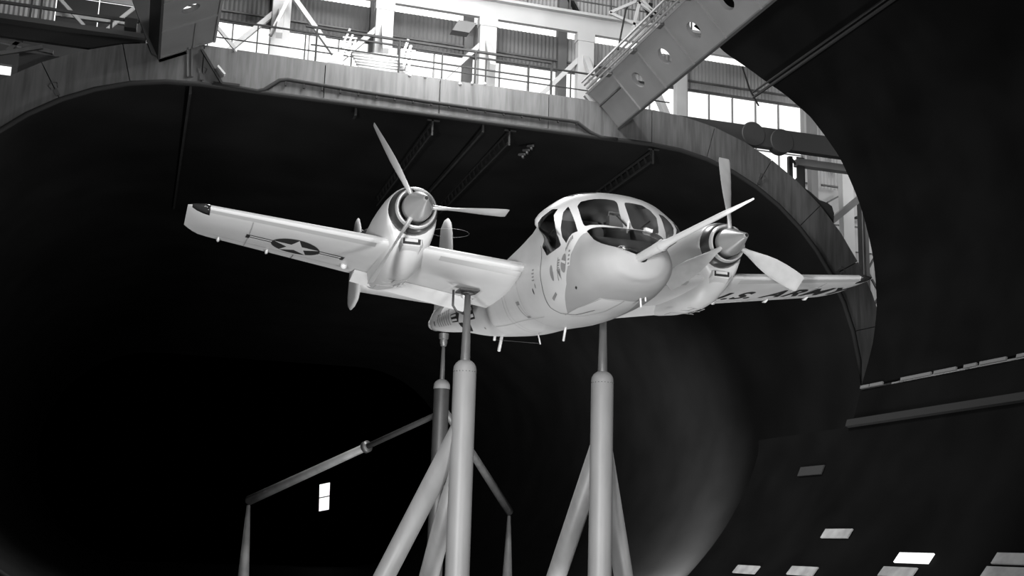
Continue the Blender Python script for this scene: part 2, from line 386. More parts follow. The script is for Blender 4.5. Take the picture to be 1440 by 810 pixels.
# ================================================ OVERHEAD GIRDERS
def girder(name, label, P1, P2, y0, y1, step, hole_r, back, holes=True, skip=()):
    root = empty(name, label, 'girder', (P1[0], y0, P1[1]), 'overhead girders bridging the test section')
    u = Vector((P2[0]-P1[0], 0, P2[1]-P1[1])); Wd = u.length; u.normalize(); nrm = Vector((0, 1, 0)).cross(u).normalized()
    if nrm.dot(Vector(back)) < 0: nrm = -nrm
    base = Vector((P1[0], 0, P1[1])); k = 0; Y = y0
    while Y > y1:
        Ya = Y-.015; Yb = Y-step+.015; bm = bmesh.new(); hy = (Ya+Yb)/2; c = base+u*Wd*.5+Vector((0, hy, 0))
        fr = [base+Vector((0, Ya, 0)), base+u*Wd+Vector((0, Ya, 0)), base+u*Wd+Vector((0, Yb, 0)), base+Vector((0, Yb, 0))]
        if holes and k not in skip:
            n = 24; hv = []; ov = []
            for i in range(n):
                a = 2*math.pi*i/n; d = Vector((0, -math.cos(a), 0))+u*math.sin(a)
                hv.append(c+d*hole_r)
                sy = (Ya-Yb)/2/max(abs(math.cos(a)), 1e-6); su = Wd/2/max(abs(math.sin(a)), 1e-6); ov.append(c+d*min(sy, su))
            # corners
            A_ = [bm.verts.new(p) for p in hv]; B_ = [bm.verts.new(p) for p in ov]
            for i in range(n): bm.faces.new((A_[i], A_[(i+1) % n], B_[(i+1) % n], B_[i]))
            for cx in fr:
                near = sorted(B_, key=lambda v: (v.co-cx).length)[:2]; cv = bm.verts.new(cx); bm.faces.new((near[0], near[1], cv))
            rim_ = [bm.verts.new(p+nrm*.12) for p in hv]
            for i in range(n): bm.faces.new((A_[i], A_[(i+1) % n], rim_[(i+1) % n], rim_[i]))
        else: bm.faces.new([bm.verts.new(p) for p in fr])
        fixn(bm); par(link('web_plate', bm, GIRD), root)
        bm = bmesh.new(); a = base+Vector((0, Y, 0))-nrm*.02; b = a+u*Wd; bar(bm, a, b, .05, .06, (0, 1, 0)); par(link('stiffener', bm, LEDGE if False else GIRD), root)
        Y -= step; k += 1
    # flanges along both edges
    for s, nm in ((0, 'lower_flange'), (1, 'upper_flange')):
        a = base+u*Wd*s+Vector((0, y0+.05, 0)); b = base+u*Wd*s+Vector((0, Y, 0)); bm = bmesh.new(); prism(bm, [a-nrm*.06-u*.03, a+nrm*.55-u*.03, a+nrm*.55+u*.03, a-nrm*.06+u*.03], b-a); fixn(bm); par(link(nm, bm, GIRDD if s == 0 else GIRD), root)
    return root, base, u, nrm, Wd, Y
g1 = girder('roof_girder', 'grey plate girder with round holes slanting up from the centre top, right of the two', (12.55, 11.9+H0), (11.6, 12.9+H0), 31.1, 6, 1.72, .235, (1, 0, 1), True, (0,))
root, base, u, nrm, Wd, Ye = g1
# walkway rails on top of the right girder and its end fittings
bm = bmesh.new()
for dd, ww in ((.10, .05), (.22, .04), (.34, .05)): bar(bm, base+u*(Wd+dd)+Vector((0, 31.0, 0)), base+u*(Wd+dd)+Vector((0, Ye, 0)), ww, ww)
par(link('top_rails', bm, GIRD), root)
for k in range(10):
    bm = bmesh.new(); Y = 29.4-1.72*k; bar(bm, base+u*(Wd-.05)+Vector((0, Y+.12, 0))-nrm*.08, base+u*(Wd-.05)+Vector((0, Y-.12, 0))-nrm*.08, .12, .06); par(link('rail_bracket', bm, FLANGE), root)
bm = bmesh.new(); a = base+u*Wd*.62+Vector((0, 31.1, 0))-nrm*.03; bar(bm, a, a+Vector((0, -1.7, 0)), .04, .04); par(link('stiffener', bm, GIRDD), root)
bm = bmesh.new(); bar(bm, base+u*Wd*1.0+Vector((0, 31.14, 0)), base+u*Wd*.62+Vector((0, 31.14, 0)), .12, .3); par(link('end_cap', bm, GIRD), root)
bm = bmesh.new(); bar(bm, base+u*Wd*.42+Vector((0, 31.15, -.16)), base+u*Wd*.02+Vector((0, 31.15, -.16)), .1, .14); par(link('end_bracket', bm, FLANGE), root)
g2 = girder('roof_girder', 'grey plate girder running overhead at the upper left, left of the two', (-.36, 12.12+H0), (1.0, 12.82+H0), 31.0, 6, 1.72, .235, (-1, 0, 1), True, (0, 2, 3, 4))
root, base, u, nrm, Wd, Ye = g2
bm = bmesh.new(); prism(bm, [(-.53, 30.85, 12.15+H0), (-.36, 30.85, 12.08+H0), (-.25, 30.85, 14.4+H0), (-1.5, 30.85, 14.4+H0)], (0, .1, 0)); par(link('end_gusset', bm, GIRDD), root)
bm = bmesh.new(); prism(bm, [(-.36, 31, 12.10+H0), (-.42, 31, 13.2+H0), (-.36, 31, 13.2+H0), (-.30, 31, 12.10+H0)], (0, -25, 0)); fixn(bm); par(link('side_web', bm, GIRDD), root)
bm = bmesh.new(); bar(bm, Vector((-.33, 31.05, 12.02+H0)), Vector((.33, 31.05, 12.36+H0)), .1, .08); par(link('end_bracket', bm, FLANGE), root)
bm = bmesh.new(); bar(bm, base+u*Wd*.62+Vector((0, 31, 0))-nrm*.03, base+u*Wd*.62+Vector((0, 29.3, 0))-nrm*.03, .04, .04); bar(bm, base+u*Wd*.1+Vector((0, 29.3, 0))-nrm*.03, base+u*Wd*.95+Vector((0, 29.28, 0))-nrm*.03, .05, .05); par(link('stiffener', bm, GIRD), root)

# ================================================ HALL
wb = empty('wall_back', 'corrugated steel hall wall with bright window bands above the cone', 'wall', (10, 40, 0), kind='structure')
def corr(name, x0, x1, z0, z1, m, Y=40.0, pitch=.15, parent=wb, dep=.035):
    bm = bmesh.new(); n = int((x1-x0)/pitch*2); prev = None
    for i in range(n+1):
        x = x0+(x1-x0)*i/n; y = Y+(dep if i % 2 else 0)
        r = (bm.verts.new((x, y, z0)), bm.verts.new((x, y, z1)))
        if prev: bm.faces.new((prev[0], r[0], r[1], prev[1]))
        prev = r
    return par(link(name, bm, m), parent)
POST = [-.75, 3.30, 6.75, 10.2, 13.8, 18.72, 24.05, 27.6, 31.2]
for i, (a, b) in enumerate(zip(POST, POST[1:])):
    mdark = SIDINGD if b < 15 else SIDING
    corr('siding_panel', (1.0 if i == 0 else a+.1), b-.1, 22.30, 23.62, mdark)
    corr('siding_panel', a+.1, b-.1, (25.9 if i == 5 else 23.92), 31.0, SIDING)
    if a > 23: corr('siding_panel', a+.1, b-.1, 8.0, 22.30, SIDING)
corr('siding_panel', -12, -3.83, 21.3, 30, SIDING)
for a, b in ((-3.8, -2.5), (-2.47, -.85)):
    bm = bmesh.new(); box(bm, (a, 40, 20.9), (b, 40.08, 22.3)); par(link('wall_panel', bm, GIRDD), wb)
    bm = bmesh.new(); box(bm, (a, 40, 22.35), (b, 40.08, 30)); par(link('wall_panel', bm, SIDING), wb)
for a, b in (((-25, 39.95, 16.6), (35, 40.15, 19.0)), ((-25, 39.95, 0), (-6.3, 40.15, 16.7)), ((20.7, 39.95, 0), (24.1, 40.15, 16.7)), ((-6.3, 39.95, 0), (20.7, 40.15, 2.9)), ((24.1, 39.95, 0), (35, 40.15, 8.0))):
    bm = bmesh.new(); box(bm, a, b); par(link('lower_wall', bm, SIDING), wb)
bm = bmesh.new(); box(bm, (31.2, 39.9, 0), (35, 40.1, 31)); box(bm, (-25, 39.9, 16), (-12, 40.1, 31)); par(link('blank_wall', bm, SIDING), wb)
bm = bmesh.new(); box(bm, (-25, -16, 31), (35, 40.2, 31.3)); struct(link('ceiling', bm, GIRDD), 'dark hall ceiling above the frame', 'ceiling')
bm = bmesh.new(); box(bm, (-25.3, -16, 0), (-25, 40.2, 31)); struct(link('wall_left', bm, GIRDD), 'hall side wall left of the frame', 'wall')
bm = bmesh.new(); box(bm, (35, -16, 0), (35.3, 40.2, 31)); struct(link('wall_right', bm, SIDING), 'hall side wall right of the shell', 'wall')
bm = bmesh.new(); box(bm, (-25.3, -16.3, 0), (35.3, -16, 31)); struct(link('wall_front', bm, GIRDD), 'hall wall behind the camera', 'wall')
oa, ob = at(-30, 102, 40), at(17, 93, 40)
for a, b in (((-25, 39.9, 19.0), (oa.x, 40.1, 21.3)), ((ob.x, 39.9, 19.0), (-.9, 40.1, 20.9)), ((oa.x, 39.9, ob.z), (ob.x, 40.1, 21.3)), ((oa.x, 39.9, 18.9), (ob.x, 40.1, oa.z))):
    bm = bmesh.new(); box(bm, a, b); par(link('dark_panel', bm, GIRDD), wb)
for x in POST:
    bm = bmesh.new(); box(bm, (x-.17, 39.75, 16.8 if x < 21 else 5), (x+.17, 40.05, 31)); par(link('wall_post', bm, SIDINGD if x < 15 else SIDING), wb)
for z, hh in ((22.24, .05), (22.62, .03), (20.2, .02)):
    bm = bmesh.new(); box(bm, (-.8, 39.86, z-hh), (24.0, 39.94, z+hh)); par(link('window_rail', bm, FRAMEM if z > 20.5 else SIDING), wb)
# windows: every bay its own window with frame bars and panes
n_ = 2
for a, b in zip(POST[:-3], POST[1:-2]):
    wn = empty('window_%d' % n_, 'bright hall window band bay %s' % ['left of the first white column', 'between the first and second white columns', 'between the second and third white columns', 'between the third and fourth white columns', 'behind the lower end of the perforated girder', 'at the right beside the black shell'][n_-2], 'window', (a, 40, 19), kind='structure'); n_ += 1
    k = max(1, round((b-a-.34)/1.08)); wdt = (b-a-.34)/k
    for i in range(k):
        x0 = a+.17+wdt*i; bm = bmesh.new(); box(bm, (x0+.02, 39.98, 19.02), (x0+wdt-.02, 40.0, 22.18)); par(link('pane', bm, WGLASS), wn)
        if i: bm = bmesh.new(); box(bm, (x0-.025, 39.95, 19), (x0+.025, 40.03, 22.2)); par(link('mullion', bm, SIDING), wn)
    bm = bmesh.new(); box(bm, (a+.1, 39.99, 23.63), (b-.1, 40.01, 23.91)); par(link('upper_pane', bm, WGLASS), wn)
for a, b, z0, z1 in ((18.9, 24.0, 24.0, 25.85), (-.6, .98, 22.34, 23.6)):
    bm = bmesh.new(); box(bm, (a, 39.99, z0), (b, 40.01, z1)); par(link('upper_pane', bm, WGLASS), wb)
# crane beam with its columns and braces
bm = bmesh.new(); box(bm, (-3.6, 37.9, 22.95), (30, 38.08, 23.58)); box(bm, (-3.6, 37.7, 23.56), (30, 38.3, 23.66)); tag(link('crane_beam', bm, COLW), 'long white horizontal crane beam across the top of the hall', 'beam')
names = ['leftmost, cut by the left girder\'s edge', 'second from the left, above the left propeller', 'third from the left, above the cockpit\'s left', 'nearest to the perforated girder\'s lower end', 'right of the perforated girder']
for i, x in enumerate((3.31, 6.75, 10.40, 14.02, 17.75)):
    wd = .30 if i < 4 else .2
    co = empty('hall_column', 'white steel column carrying the crane beam, %s' % names[i], 'column', (x, 38, 16.75), 'white columns under the crane beam')
    bm = bmesh.new(); box(bm, (x-wd, 37.85, 16.75), (x+wd, 38.15, 22.94)); par(link('shaft', bm, COLW), co)
    if i < 4:
        bm = bmesh.new(); bar(bm, (x-.1, 38, 22.1), (x-1.7, 38, 20.3), .18, .16); par(link('brace', bm, COLW), co)
        bm = bmesh.new(); bar(bm, (x, 37.9, 22.0), (x-.15, 36.6, 20.6), .2, .2); par(link('brace', bm, COLW), co)
    bm = bmesh.new(); box(bm, (x-wd-.03, 37.83, 22.62), (x+wd+.03, 38.17, 22.94)); par(link('cap_plate', bm, COLW), co)
# railing and truss above the crane beam
rl = empty('crane_railing', 'thin grey railing standing on the crane beam', 'railing', (13, 38, 23.66))
for z in (24.3, 24.9):
    bm = bmesh.new(); bar(bm, (-3, 38.2, z), (30, 38.2, z), .04, .04); par(link('handrail', bm, FRAMEM), rl)
for k in range(20):
    bm = bmesh.new(); x = -2.5+1.6*k; bar(bm, (x, 38.2, 23.6), (x, 38.2, 24.9), .05, .05); par(link('post', bm, FRAMEM), rl)
tr = empty('roof_truss', 'pale triangular lattice truss at the top beside the perforated girder', 'truss', (15.6, 36, 24))
for (a, b) in (((857, 18), (899, 0)), ((857, 18), (900, 38)), ((885, 60), (902, -8)), ((902, 0), (922, 20)), ((899, 0), (930, -20)), ((895, 2), (925, 22))):
    bm = bmesh.new(); bar(bm, at(*a, 34.5), at(*b, 34.5), .09, .09); par(link('lattice_bar', bm, COLW), tr)
for (a, b) in (((903, 5), (918, 24)), ((915, 5), (912, 22))):
    bm = bmesh.new(); bar(bm, at(*a, 35), at(*b, 35), .13, .1); par(link('dark_brace', bm, RAIL), tr)
bm = bmesh.new(); tube(bm, [at(882, 10, 34), at(880, 14, 34), at(869, 70, 34)], .03, 6); tag(link('hanging_cable', bm, RAIL), 'thin cable hanging beside the truss left of the perforated girder', 'cable')
for (a, b, y) in (((826, 0), (840, 21), 39.6),):
    bm = bmesh.new(); bar(bm, at(800, -4, y), at(813, 20, y), .25, .1); par(link('diagonal_brace', bm, RAIL), wb)
bm = bmesh.new(); box(bm, (14.0, 39.7, 23.9), (14.12, 39.8, 30)); par(link('wall_post', bm, SIDINGD), wb)
# loudspeaker-like grey duct box hanging in the second bay
bm = bmesh.new(); q = [at(x, y, 37.2) for x, y in ((645, 28), (671, 32), (660, 46), (636, 42))]; prism(bm, q, (0, .4, 0)); tag(link('duct_box', bm, SIDINGD), 'small grey box under the crane beam between second and third columns', 'box')
# platform railing on the cone top
deck = empty('cone_walkway', 'walkway with thin railings along the top of the exit cone mouth', 'walkway', (6, 31.6, 17.6))
bm = bmesh.new(); box(bm, (.5, 31.1, 17.60), (11.9, 33.0, 17.68)); par(link('deck', bm, FLANGE), deck)
bm = bmesh.new(); bar(bm, (3.43, 31.5, 18.82), (10.6, 31.5, 18.82), .06, .06); bar(bm, (3.6, 31.5, 18.30), (10.6, 31.5, 18.30), .035, .035); par(link('front_handrail', bm, RAIL), deck)
for x in (3.75, 6.08, 8.3, 10.6):
    bm = bmesh.new(); bar(bm, (x, 31.5, 17.65), (x, 31.5, 18.82), .05, .05); par(link('post', bm, RAIL), deck)
bm = bmesh.new(); bar(bm, (.6, 32.9, 19.25), (15.0, 32.9, 19.25), .045, .045); bar(bm, (.6, 32.9, 18.7), (15.0, 32.9, 18.7), .03, .03); par(link('rear_handrail', bm, RAIL), deck)
for k in range(10):
    bm = bmesh.new(); x = .9+1.35*k; bar(bm, (x, 32.9, 17.65), (x, 32.9, 19.25), .035, .035); par(link('post', bm, RAIL), deck)
# white folding stands on the walkway
for j, (x0, y0, h) in enumerate(((492, 41, 38), (574, 56, 46))):
    st = empty('folding_stand', ['white tangled folding stand on the walkway, the larger left one', 'white folding stand on the walkway, the smaller right one'][j], 'stand', at(x0-5, y0+h, 32.2), 'white stands on the walkway')
    for k in range(3):
        bm = bmesh.new(); bar(bm, at(x0+4*k, y0+8*k, 32.2), at(x0-12+5*k, y0+h*.7+6*k, 32.2), .07, .05); par(link('stand_leg', bm, COLW), st)
    for k in range(4):
        bm = bmesh.new(); bar(bm, at(x0-10+2*k, y0+h*.3+6*k, 32.25), at(x0+10-2*k, y0+h*.35+6*k, 32.25), .05, .04); par(link('stand_rung', bm, COLW), st)
pl = empty('pipe_bundle', 'stacked pale pipes lying on the walkway behind the railing', 'pipes', at(525, 90, 32.6))
for k in range(6):
    bm = bmesh.new(); tube(bm, [at(493+2*k, 73+4.2*k, 32.6), at(560+2*k, 80+4.6*k, 32.6)], .05, 8); par(link('pipe', bm, [SIDING, COLW][k % 2], None, True), pl)
bm = bmesh.new(); prism(bm, [at(x, y, 32.8) for x, y in ((458, 88), (480, 93), (484, 72), (470, 74))], (0, .5, 0)); tag(link('tarp_pile', bm, SIDING), 'pale covered pile on the walkway left of the stands', 'pile')
bm = bmesh.new(); bar(bm, at(412, -5, 37.2), at(481, 92, 37.2), .18, .15); bar(bm, at(405, 0, 37.2), at(380, 50, 37.2), .12, .12); tag(link('diagonal_brace', bm, COLW), 'long pale diagonal brace crossing the bay right of the first column', 'brace')
bm = bmesh.new(); bar(bm, at(292, 22, 36), at(330, 68, 36), .10, .1); tag(link('diagonal_brace', bm, SIDING), 'short thin diagonal brace before the leftmost window', 'brace')
BULB = ['leftmost, under the leftmost window', '', 'rightmost, at the foot of the third column', 'fourth from the left', 'second from left, right of the stands', 'third from the left', 'second from the right']
for j, (px, py) in enumerate(((331, 71), (152, 0), (682, 118), (647, 118), (576, 106), (598, 108), (664, 117))):
    if px == 152: continue
    bm = bmesh.new(); bmesh.ops.create_icosphere(bm, subdivisions=2, radius=.045, matrix=Matrix.Translation(at(px, py, 31.0))); tag(link('lamp_bulb', bm, COLW), 'small white bulb on the cone top edge, ' + BULB[j], 'lamp', 'white bulbs along the cone top edge')
# ---- dark walkway at the upper left
lw = empty('side_walkway', 'dark steel walkway with railing at the upper left, left of the girder', 'walkway', (-4, 31.3, 17.2))
bm = bmesh.new(); box(bm, (-12, 31.25, 17.22), (-.85, 31.4, 17.55)); par(link('edge_beam', bm, LEDGE), lw)
bm = bmesh.new(); box(bm, (-12, 30.9, 17.55), (-.7, 32.2, 17.68)); par(link('deck', bm, GIRDD), lw)
bm = bmesh.new(); bar(bm, (-12, 31.2, 18.10), (-.9, 31.2, 18.10), .07, .07); par(link('handrail', bm, GIRDD), lw)
for px in (42, 57, 158):
    q = at(px, 20, 31.2); bm = bmesh.new(); bar(bm, (q.x, 31.2, 17.6), (q.x+(.03 if px == 42 else 0), 31.2, 18.5 if px < 100 else 18.1), .055, .055); par(link('post', bm, GIRDD), lw)
bm = bmesh.new(); a, b = at(176, 24, 31), at(192, 40, 31); box(bm, (a.x, 31, b.z), (b.x, 31.4, a.z)); par(link('control_box', bm, MARK), lw)
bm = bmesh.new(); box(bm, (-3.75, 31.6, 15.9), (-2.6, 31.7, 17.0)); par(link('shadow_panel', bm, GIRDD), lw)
bm = bmesh.new(); bar(bm, at(-10, 55, 31.5), at(75, 74, 31.5), .12, .1); bar(bm, at(10, 72, 31.5), at(45, 45, 31.5), .12, .1); bar(bm, at(-5, 76, 31.4), at(60, 66, 31.4), .08, .1); par(link('under_brace', bm, FRAMEM), lw)
for (a, b) in (((82, -4), (118, 36)), ((150, 42), (190, 10))):
    bm = bmesh.new(); bar(bm, at(*a, 38.5), at(*b, 38.5), .10, .10); tag(link('wall_brace', bm, COLW), 'white diagonal brace on the dark wall panels, %s' % ('leaning right' if a[0] < 100 else 'leaning left'), 'brace')
bm = bmesh.new(); a, b = at(79, 20, 38.8), at(180, 33, 38.8); bar(bm, a, b, .14, .14); tag(link('wall_beam', bm, SIDING), 'pale horizontal beam on the dark wall panels at the upper left', 'beam')
# ---- right hand steelwork between the flange and the black shell
a, b = at(955, 157, 34), at(1215, 200, 34)
tb = empty('transfer_beam', 'thick dark horizontal beam with two rounded bulges under the right hand windows', 'beam', (a.x, 34, 18.12))
bm = bmesh.new(); box(bm, (a.x, 34, 18.12), (b.x+1, 34.3, 18.78)); par(link('web', bm, GIRDD), tb)
for px, py in ((1060, 188), (1100, 198)):
    p = at(px, py, 33.97); bm = bmesh.new(); lathe(bm, [(-.0, .02), (-.0, .40), (.04, .43), (.3, .43), (.36, .36), (.38, .02)], p, n=24); fixn(bm); par(link('drum', bm, GIRDD, None, True, auto=40), tb)
bm = bmesh.new(); a = at(1120, 214, 34.5); box(bm, (a.x, 34.4, 17.78), (a.x+3, 34.7, 18.02)); tag(link('lower_beam', bm, GIRD), 'grey beam just below the thick dark beam at the right', 'beam')
def lattice(name, label, x0, x1, Y, z0, z1, step, m):
    r = empty(name, label, 'lattice column', ((x0+x1)/2, Y, z0))
    for x in (x0, x1): bm = bmesh.new(); box(bm, (x-.07, Y-.07, z0), (x+.07, Y+.07, z1)); par(link('leg', bm, m), r)
    z = z0; k = 0
    while z < z1-.1:
        bm = bmesh.new(); a, b = (x0, x1) if k % 2 else (x1, x0); bar(bm, (a, Y, z), (b, Y, min(z+step, z1)), .07, .06); par(link('lattice_bar', bm, m), r); z += step; k += 1
a = at(1111, 240, 34.6); b = at(1128, 240, 34.6); lattice('lattice_column', 'dark lattice column below the thick beam beside the bright window', a.x, b.x, 34.6, 14.3, 18.1, .55, GIRDD)
bm = bmesh.new(); a = at(1121, 240, 34.5); b = at(1130, 240, 34.5); box(bm, (a.x, 34.5, 14.3), (b.x, 34.55, 18.1)); tag(link('column_plate', bm, GIRDD), 'solid dark strip beside the lattice column', 'column')
a = at(1219, 370, 36); b = at(1236, 370, 36); lattice('lattice_column', 'dark lattice column at the far right by the black shell edge', a.x, b.x, 36, 6, 17.0, .8, GIRDD)
a = at(1185, 260, 37); b = at(1200, 260, 37); bm = bmesh.new(); box(bm, (a.x, 37, 5), (b.x, 37.3, 24)); tag(link('hall_column', bm, COLW), 'bright white column at the far right between flange and black shell', 'column')
a = at(1201, 300, 38); b = at(1205, 300, 38); bm = bmesh.new(); box(bm, (a.x, 37.5, 5), (b.x, 37.8, 24)); tag(link('hall_column', bm, SIDINGD), 'narrow grey column just behind the bright far right one', 'column')
a = at(1142, 280, 38.5); b = at(1151, 280, 38.5); bm = bmesh.new(); box(bm, (a.x, 38.5, 5), (b.x, 38.8, 24)); tag(link('hall_column', bm, GIRD), 'grey column right of the lattice column', 'column')
a, b = at(1168, 312, 35), at(1222, 268, 35); bm = bmesh.new(); bar(bm, a, b, .26, .2); tag(link('diagonal_strut', bm, GIRD), 'thick grey diagonal strut rising to the right beside the flange', 'strut')
for (p, q, wd) in (((1155, 260), (1184, 264), .08), ((1163, 285), (1185, 273), .07), ((1170, 316), (1184, 317), .06), ((1202, 319), (1218, 321), .06), ((1202, 306), (1217, 306), .3), ((1201, 371), (1217, 373), .06), ((1176, 195), (1186, 245), .12), ((1130, 257), (1142, 258), .05)):
    bm = bmesh.new(); bar(bm, at(*p, 39.6), at(*q, 39.6), wd, .06); par(link('girt', bm, GIRDD), wb)
bm = bmesh.new(); q = [at(x, y, 31.35) for x, y in ((1128, 262), (1140, 270), (1152, 281), (1163, 285), (1170, 290), (1173, 300), (1172, 322), (1150, 300), (1130, 275))]; prism(bm, q, (0, .6, 0)); fixn(bm); tag(link('hose_reel_housing', bm, GIRDD), 'rounded dark housing bulging from the outer edge of the flange', 'housing')
bm = bmesh.new(); tube(bm, [at(1044, 94, 36), at(1054, 125, 36), at(1067, 149, 36)], .03, 6); tag(link('dangling_rod', bm, RAIL), 'thin dark rod dangling from the black shell edge before the windows', 'rod')
bm = bmesh.new(); a, b = at(940, 128, 37.5), at(1068, 150, 37.5)
bar(bm, at(925, 135, 36), at(938, 165, 36), .25, .2); tag(link('column_brace', bm, COLW), 'short pale brace just right of the perforated girder', 'brace')

# ================================================ SUPPORT STRUTS
def dome(r, z, n=5): return [(z+r*.9*math.sin(math.pi/2*i/n), r*math.cos(math.pi/2*i/n)) for i in range(n+1)]
def strut_unit(name, label, x, y, z_top, z_sh, r_sh, r_top, r_bot, msh, mrod, cap=None, legs=()):
    root = empty(name, label, 'support strut', (x, y, 0), 'struts holding the airplane')
    bm = bmesh.new(); lathe(bm, [(0, r_sh*1.07), (z_sh-.9, r_sh)]+dome(r_sh, z_sh-r_sh*.9)[0:-1]+[(z_sh, .02)], axis='Z', n=32); fixn(bm); f = link('fairing', bm, msh, root, True, auto=40)
    if cap: bm = bmesh.new(); lathe(bm, [(z_sh-r_sh*.9-.35*r_sh, r_sh+.012)]+[(a+.01, b+.01) for a, b in dome(r_sh, z_sh-r_sh*.9)[:-1]]+[(z_sh+.012, .02)], axis='Z', n=32); fixn(bm); link('dome_cap', bm, cap, root, True)
    bm = bmesh.new(); tube(bm, [(0, 0, z_sh-.3), (0, 0, z_sh), (0, 0, z_top)], [r_bot, r_bot, r_top], 16); link('strut_rod', bm, mrod, root, True)
    bm = bmesh.new()
    for k in range(22):
        a = 2*math.pi*k/22; box(bm, (math.cos(a)*r_sh-.008, math.sin(a)*r_sh-.008, z_sh-r_sh*1.15), (math.cos(a)*r_sh+.008, math.sin(a)*r_sh+.008, z_sh-r_sh*1.11))
    o = link('rivet_row', bm, LEDGE, root); o['kind'] = 'stuff'
    for (z0, dx, dy, dz, rr) in legs:
        k = z0/dz; bm = bmesh.new(); tube(bm, [(0, 0, z0), (dx*k, dy*k, 0)], rr, 20); link('leg', bm, msh, root, True)
    return root
SY = 20.44
sl = strut_unit('wing_strut', 'pale tripod strut under the wing left of the cockpit, nearest the star insignia', 5.405, SY, 9.45, .1555*SY+H0, .205, .05, .088, STRUTL, STRUTM, None, ((.0985*SY+H0, -1.0, 1.2, 2.6, .185), (.075*SY+H0, 0, 2.0, 2.1, .18)))
sr = strut_unit('wing_strut', 'pale tripod strut right of centre, its rod hidden behind the fuselage', 8.00, SY, 9.45, .1545*SY+H0, .205, .05, .088, STRUTL, STRUTM, None, ((.09*SY+H0, 1.0, 1.2, 2.6, .18), (.09*SY+H0, 0, 2.0, 2.1, .19)))
for s_, x_ in ((sl, 0), (sr, 0)):
    bm = bmesh.new(); zt = 9.43; lathe(bm, [(zt-.10, .06), (zt-.08, .12), (zt-.06, .12), (zt-.05, .06)], axis='Z', n=16); box(bm, (-.19, -.20, zt-.05), (.17, .17, zt-.015)); fixn(bm); link('mounting_pad', bm, DARKM, s_)
bm = bmesh.new(); tube(bm, [(-.27, -.02, 9.40), (-.27, -.02, 9.12), (-.20, -.02, 9.02), (-.06, 0, 8.99)], .022, 8); link('hose', bm, DARKM, sl, True)
TY = 27.8
ts = strut_unit('tail_strut', 'dark strut with a pale dome cap behind the left tripod, under the tail', 6.80, TY, 9.85, .1365*TY+H0, .185, .035, .06, STRUTD, STRUTM, STRUTL)
bm = bmesh.new(); lathe(bm, [(9.58, .03), (9.60, .07), (9.68, .09), (9.76, .09), (9.78, .115), (9.90, .12), (9.92, .06)], axis='Z', n=16); fixn(bm); o = link('tail_clamp', bm, STRUTM, ts, True, auto=30)
# balance frame: two sloping pipes ending on tapered posts
FY = 33.2
lp, rp = at(350, 704, FY), at(716, 719, FY); hub = Vector((6.8, TY, .108*TY+H0))
fr = empty('sloping_pipe', 'grey pipe sloping down left from the dark tail strut, with a thicker sleeve', 'pipe', lp, 'pipes branching from the tail strut')
mid = hub.lerp(lp, .36)
bm = bmesh.new(); tube(bm, [hub, mid], .07, 14); par(link('inner_pipe', bm, RAILC, None, True), fr)
bm = bmesh.new(); tube(bm, [mid, lp], [.10, .125], 14); par(link('outer_sleeve', bm, PIPE, None, True), fr)
bm = bmesh.new(); dd = (lp-hub).normalized(); tube(bm, [mid-dd*.06, mid+dd*.06], .15, 14); par(link('clamp', bm, DARKM, None, True), fr)
fr2 = empty('sloping_pipe', 'grey pipe sloping down right from behind the left tripod', 'pipe', rp, 'pipes branching from the tail strut')
a_ = hub+Vector((0, 0, -.0)); bm = bmesh.new(); tube(bm, [hub+Vector((0, 0, .2)), rp], [.08, .12], 14); par(link('pipe', bm, PIPE, None, True), fr2)
for p, nm in ((lp, 'left'), (rp, 'right')):
    r_ = empty('tapered_post', 'slender tapered grey post at the %s end of the pipes' % nm, 'post', (p.x, p.y, 0), 'tapered posts')
    bm = bmesh.new(); tube(bm, [(p.x, p.y, p.z-.12), (p.x+.0, p.y, p.z-2.4), (p.x, p.y, 0)], [.05, .17, .22], 14); par(link('post', bm, PIPE, None, True), r_)
    bm = bmesh.new(); bmesh.ops.create_icosphere(bm, subdivisions=2, radius=.10, matrix=Matrix.Translation(p)); par(link('ball_joint', bm, DARKM, None, True), r_)
# ================================================ AIRCRAFT
A_O = Vector((6.86, 18.63, 5.34+H0))
plane = empty('airplane', 'white twin propeller observation airplane mounted on struts in the wind tunnel, nose probe pointing right', 'airplane', A_O)
plane.rotation_euler = (.022, 0, .009)
def pip(x, y, poly):
    c = False; n = len(poly)
    for i in range(n):
        x1, y1 = poly[i]; x2, y2 = poly[(i+1) % n]
        if (y1 > y) != (y2 > y) and x < (x2-x1)*(y-y1)/(y2-y1)+x1: c = not c
    return c
def rounded(poly, k=3, f=.14):
    out = []; n = len(poly)
    for i in range(n):
        a, b, c = Vector(poly[i-1]), Vector(poly[i]), Vector(poly[(i+1) % n])
        p = b+(a-b)*f; q = b+(c-b)*f
        for j in range(k+1):
            t = j/k; out.append(tuple(p*(1-t)**2+b*2*t*(1-t)+q*t*t))
    return out
def off(y, t, d):
    e = 1e-3; a = Vector(surf(y+e, t))-Vector(surf(y-e, t)); tt = min(max(t, -.999), .999)
    b = Vector(surf(y, tt+e))-Vector(surf(y, tt-e)); n = b.cross(a).normalized(); p = Vector(surf(y, t))
    c = Vector((0, y, (station(y)[0]+station(y)[1])/2))
    if n.dot(p-c) < 0: n = -n
    return p+n*d
hatchP = rounded([(-1.22, -.58), (-1.44, -.64), (-1.49, -.68), (-1.565, -.68), (-1.575, -.59), (-1.47, -.535), (-1.41, -.49), (-.91, -.457), (-.67, -.51)])
quartP = rounded([(-1.625, -.705), (-1.655, -.61), (-1.60, -.56), (-1.54, -.525), (-1.58, -.495), (-1.86, -.565), (-1.81, -.60), (-1.70, -.665)])
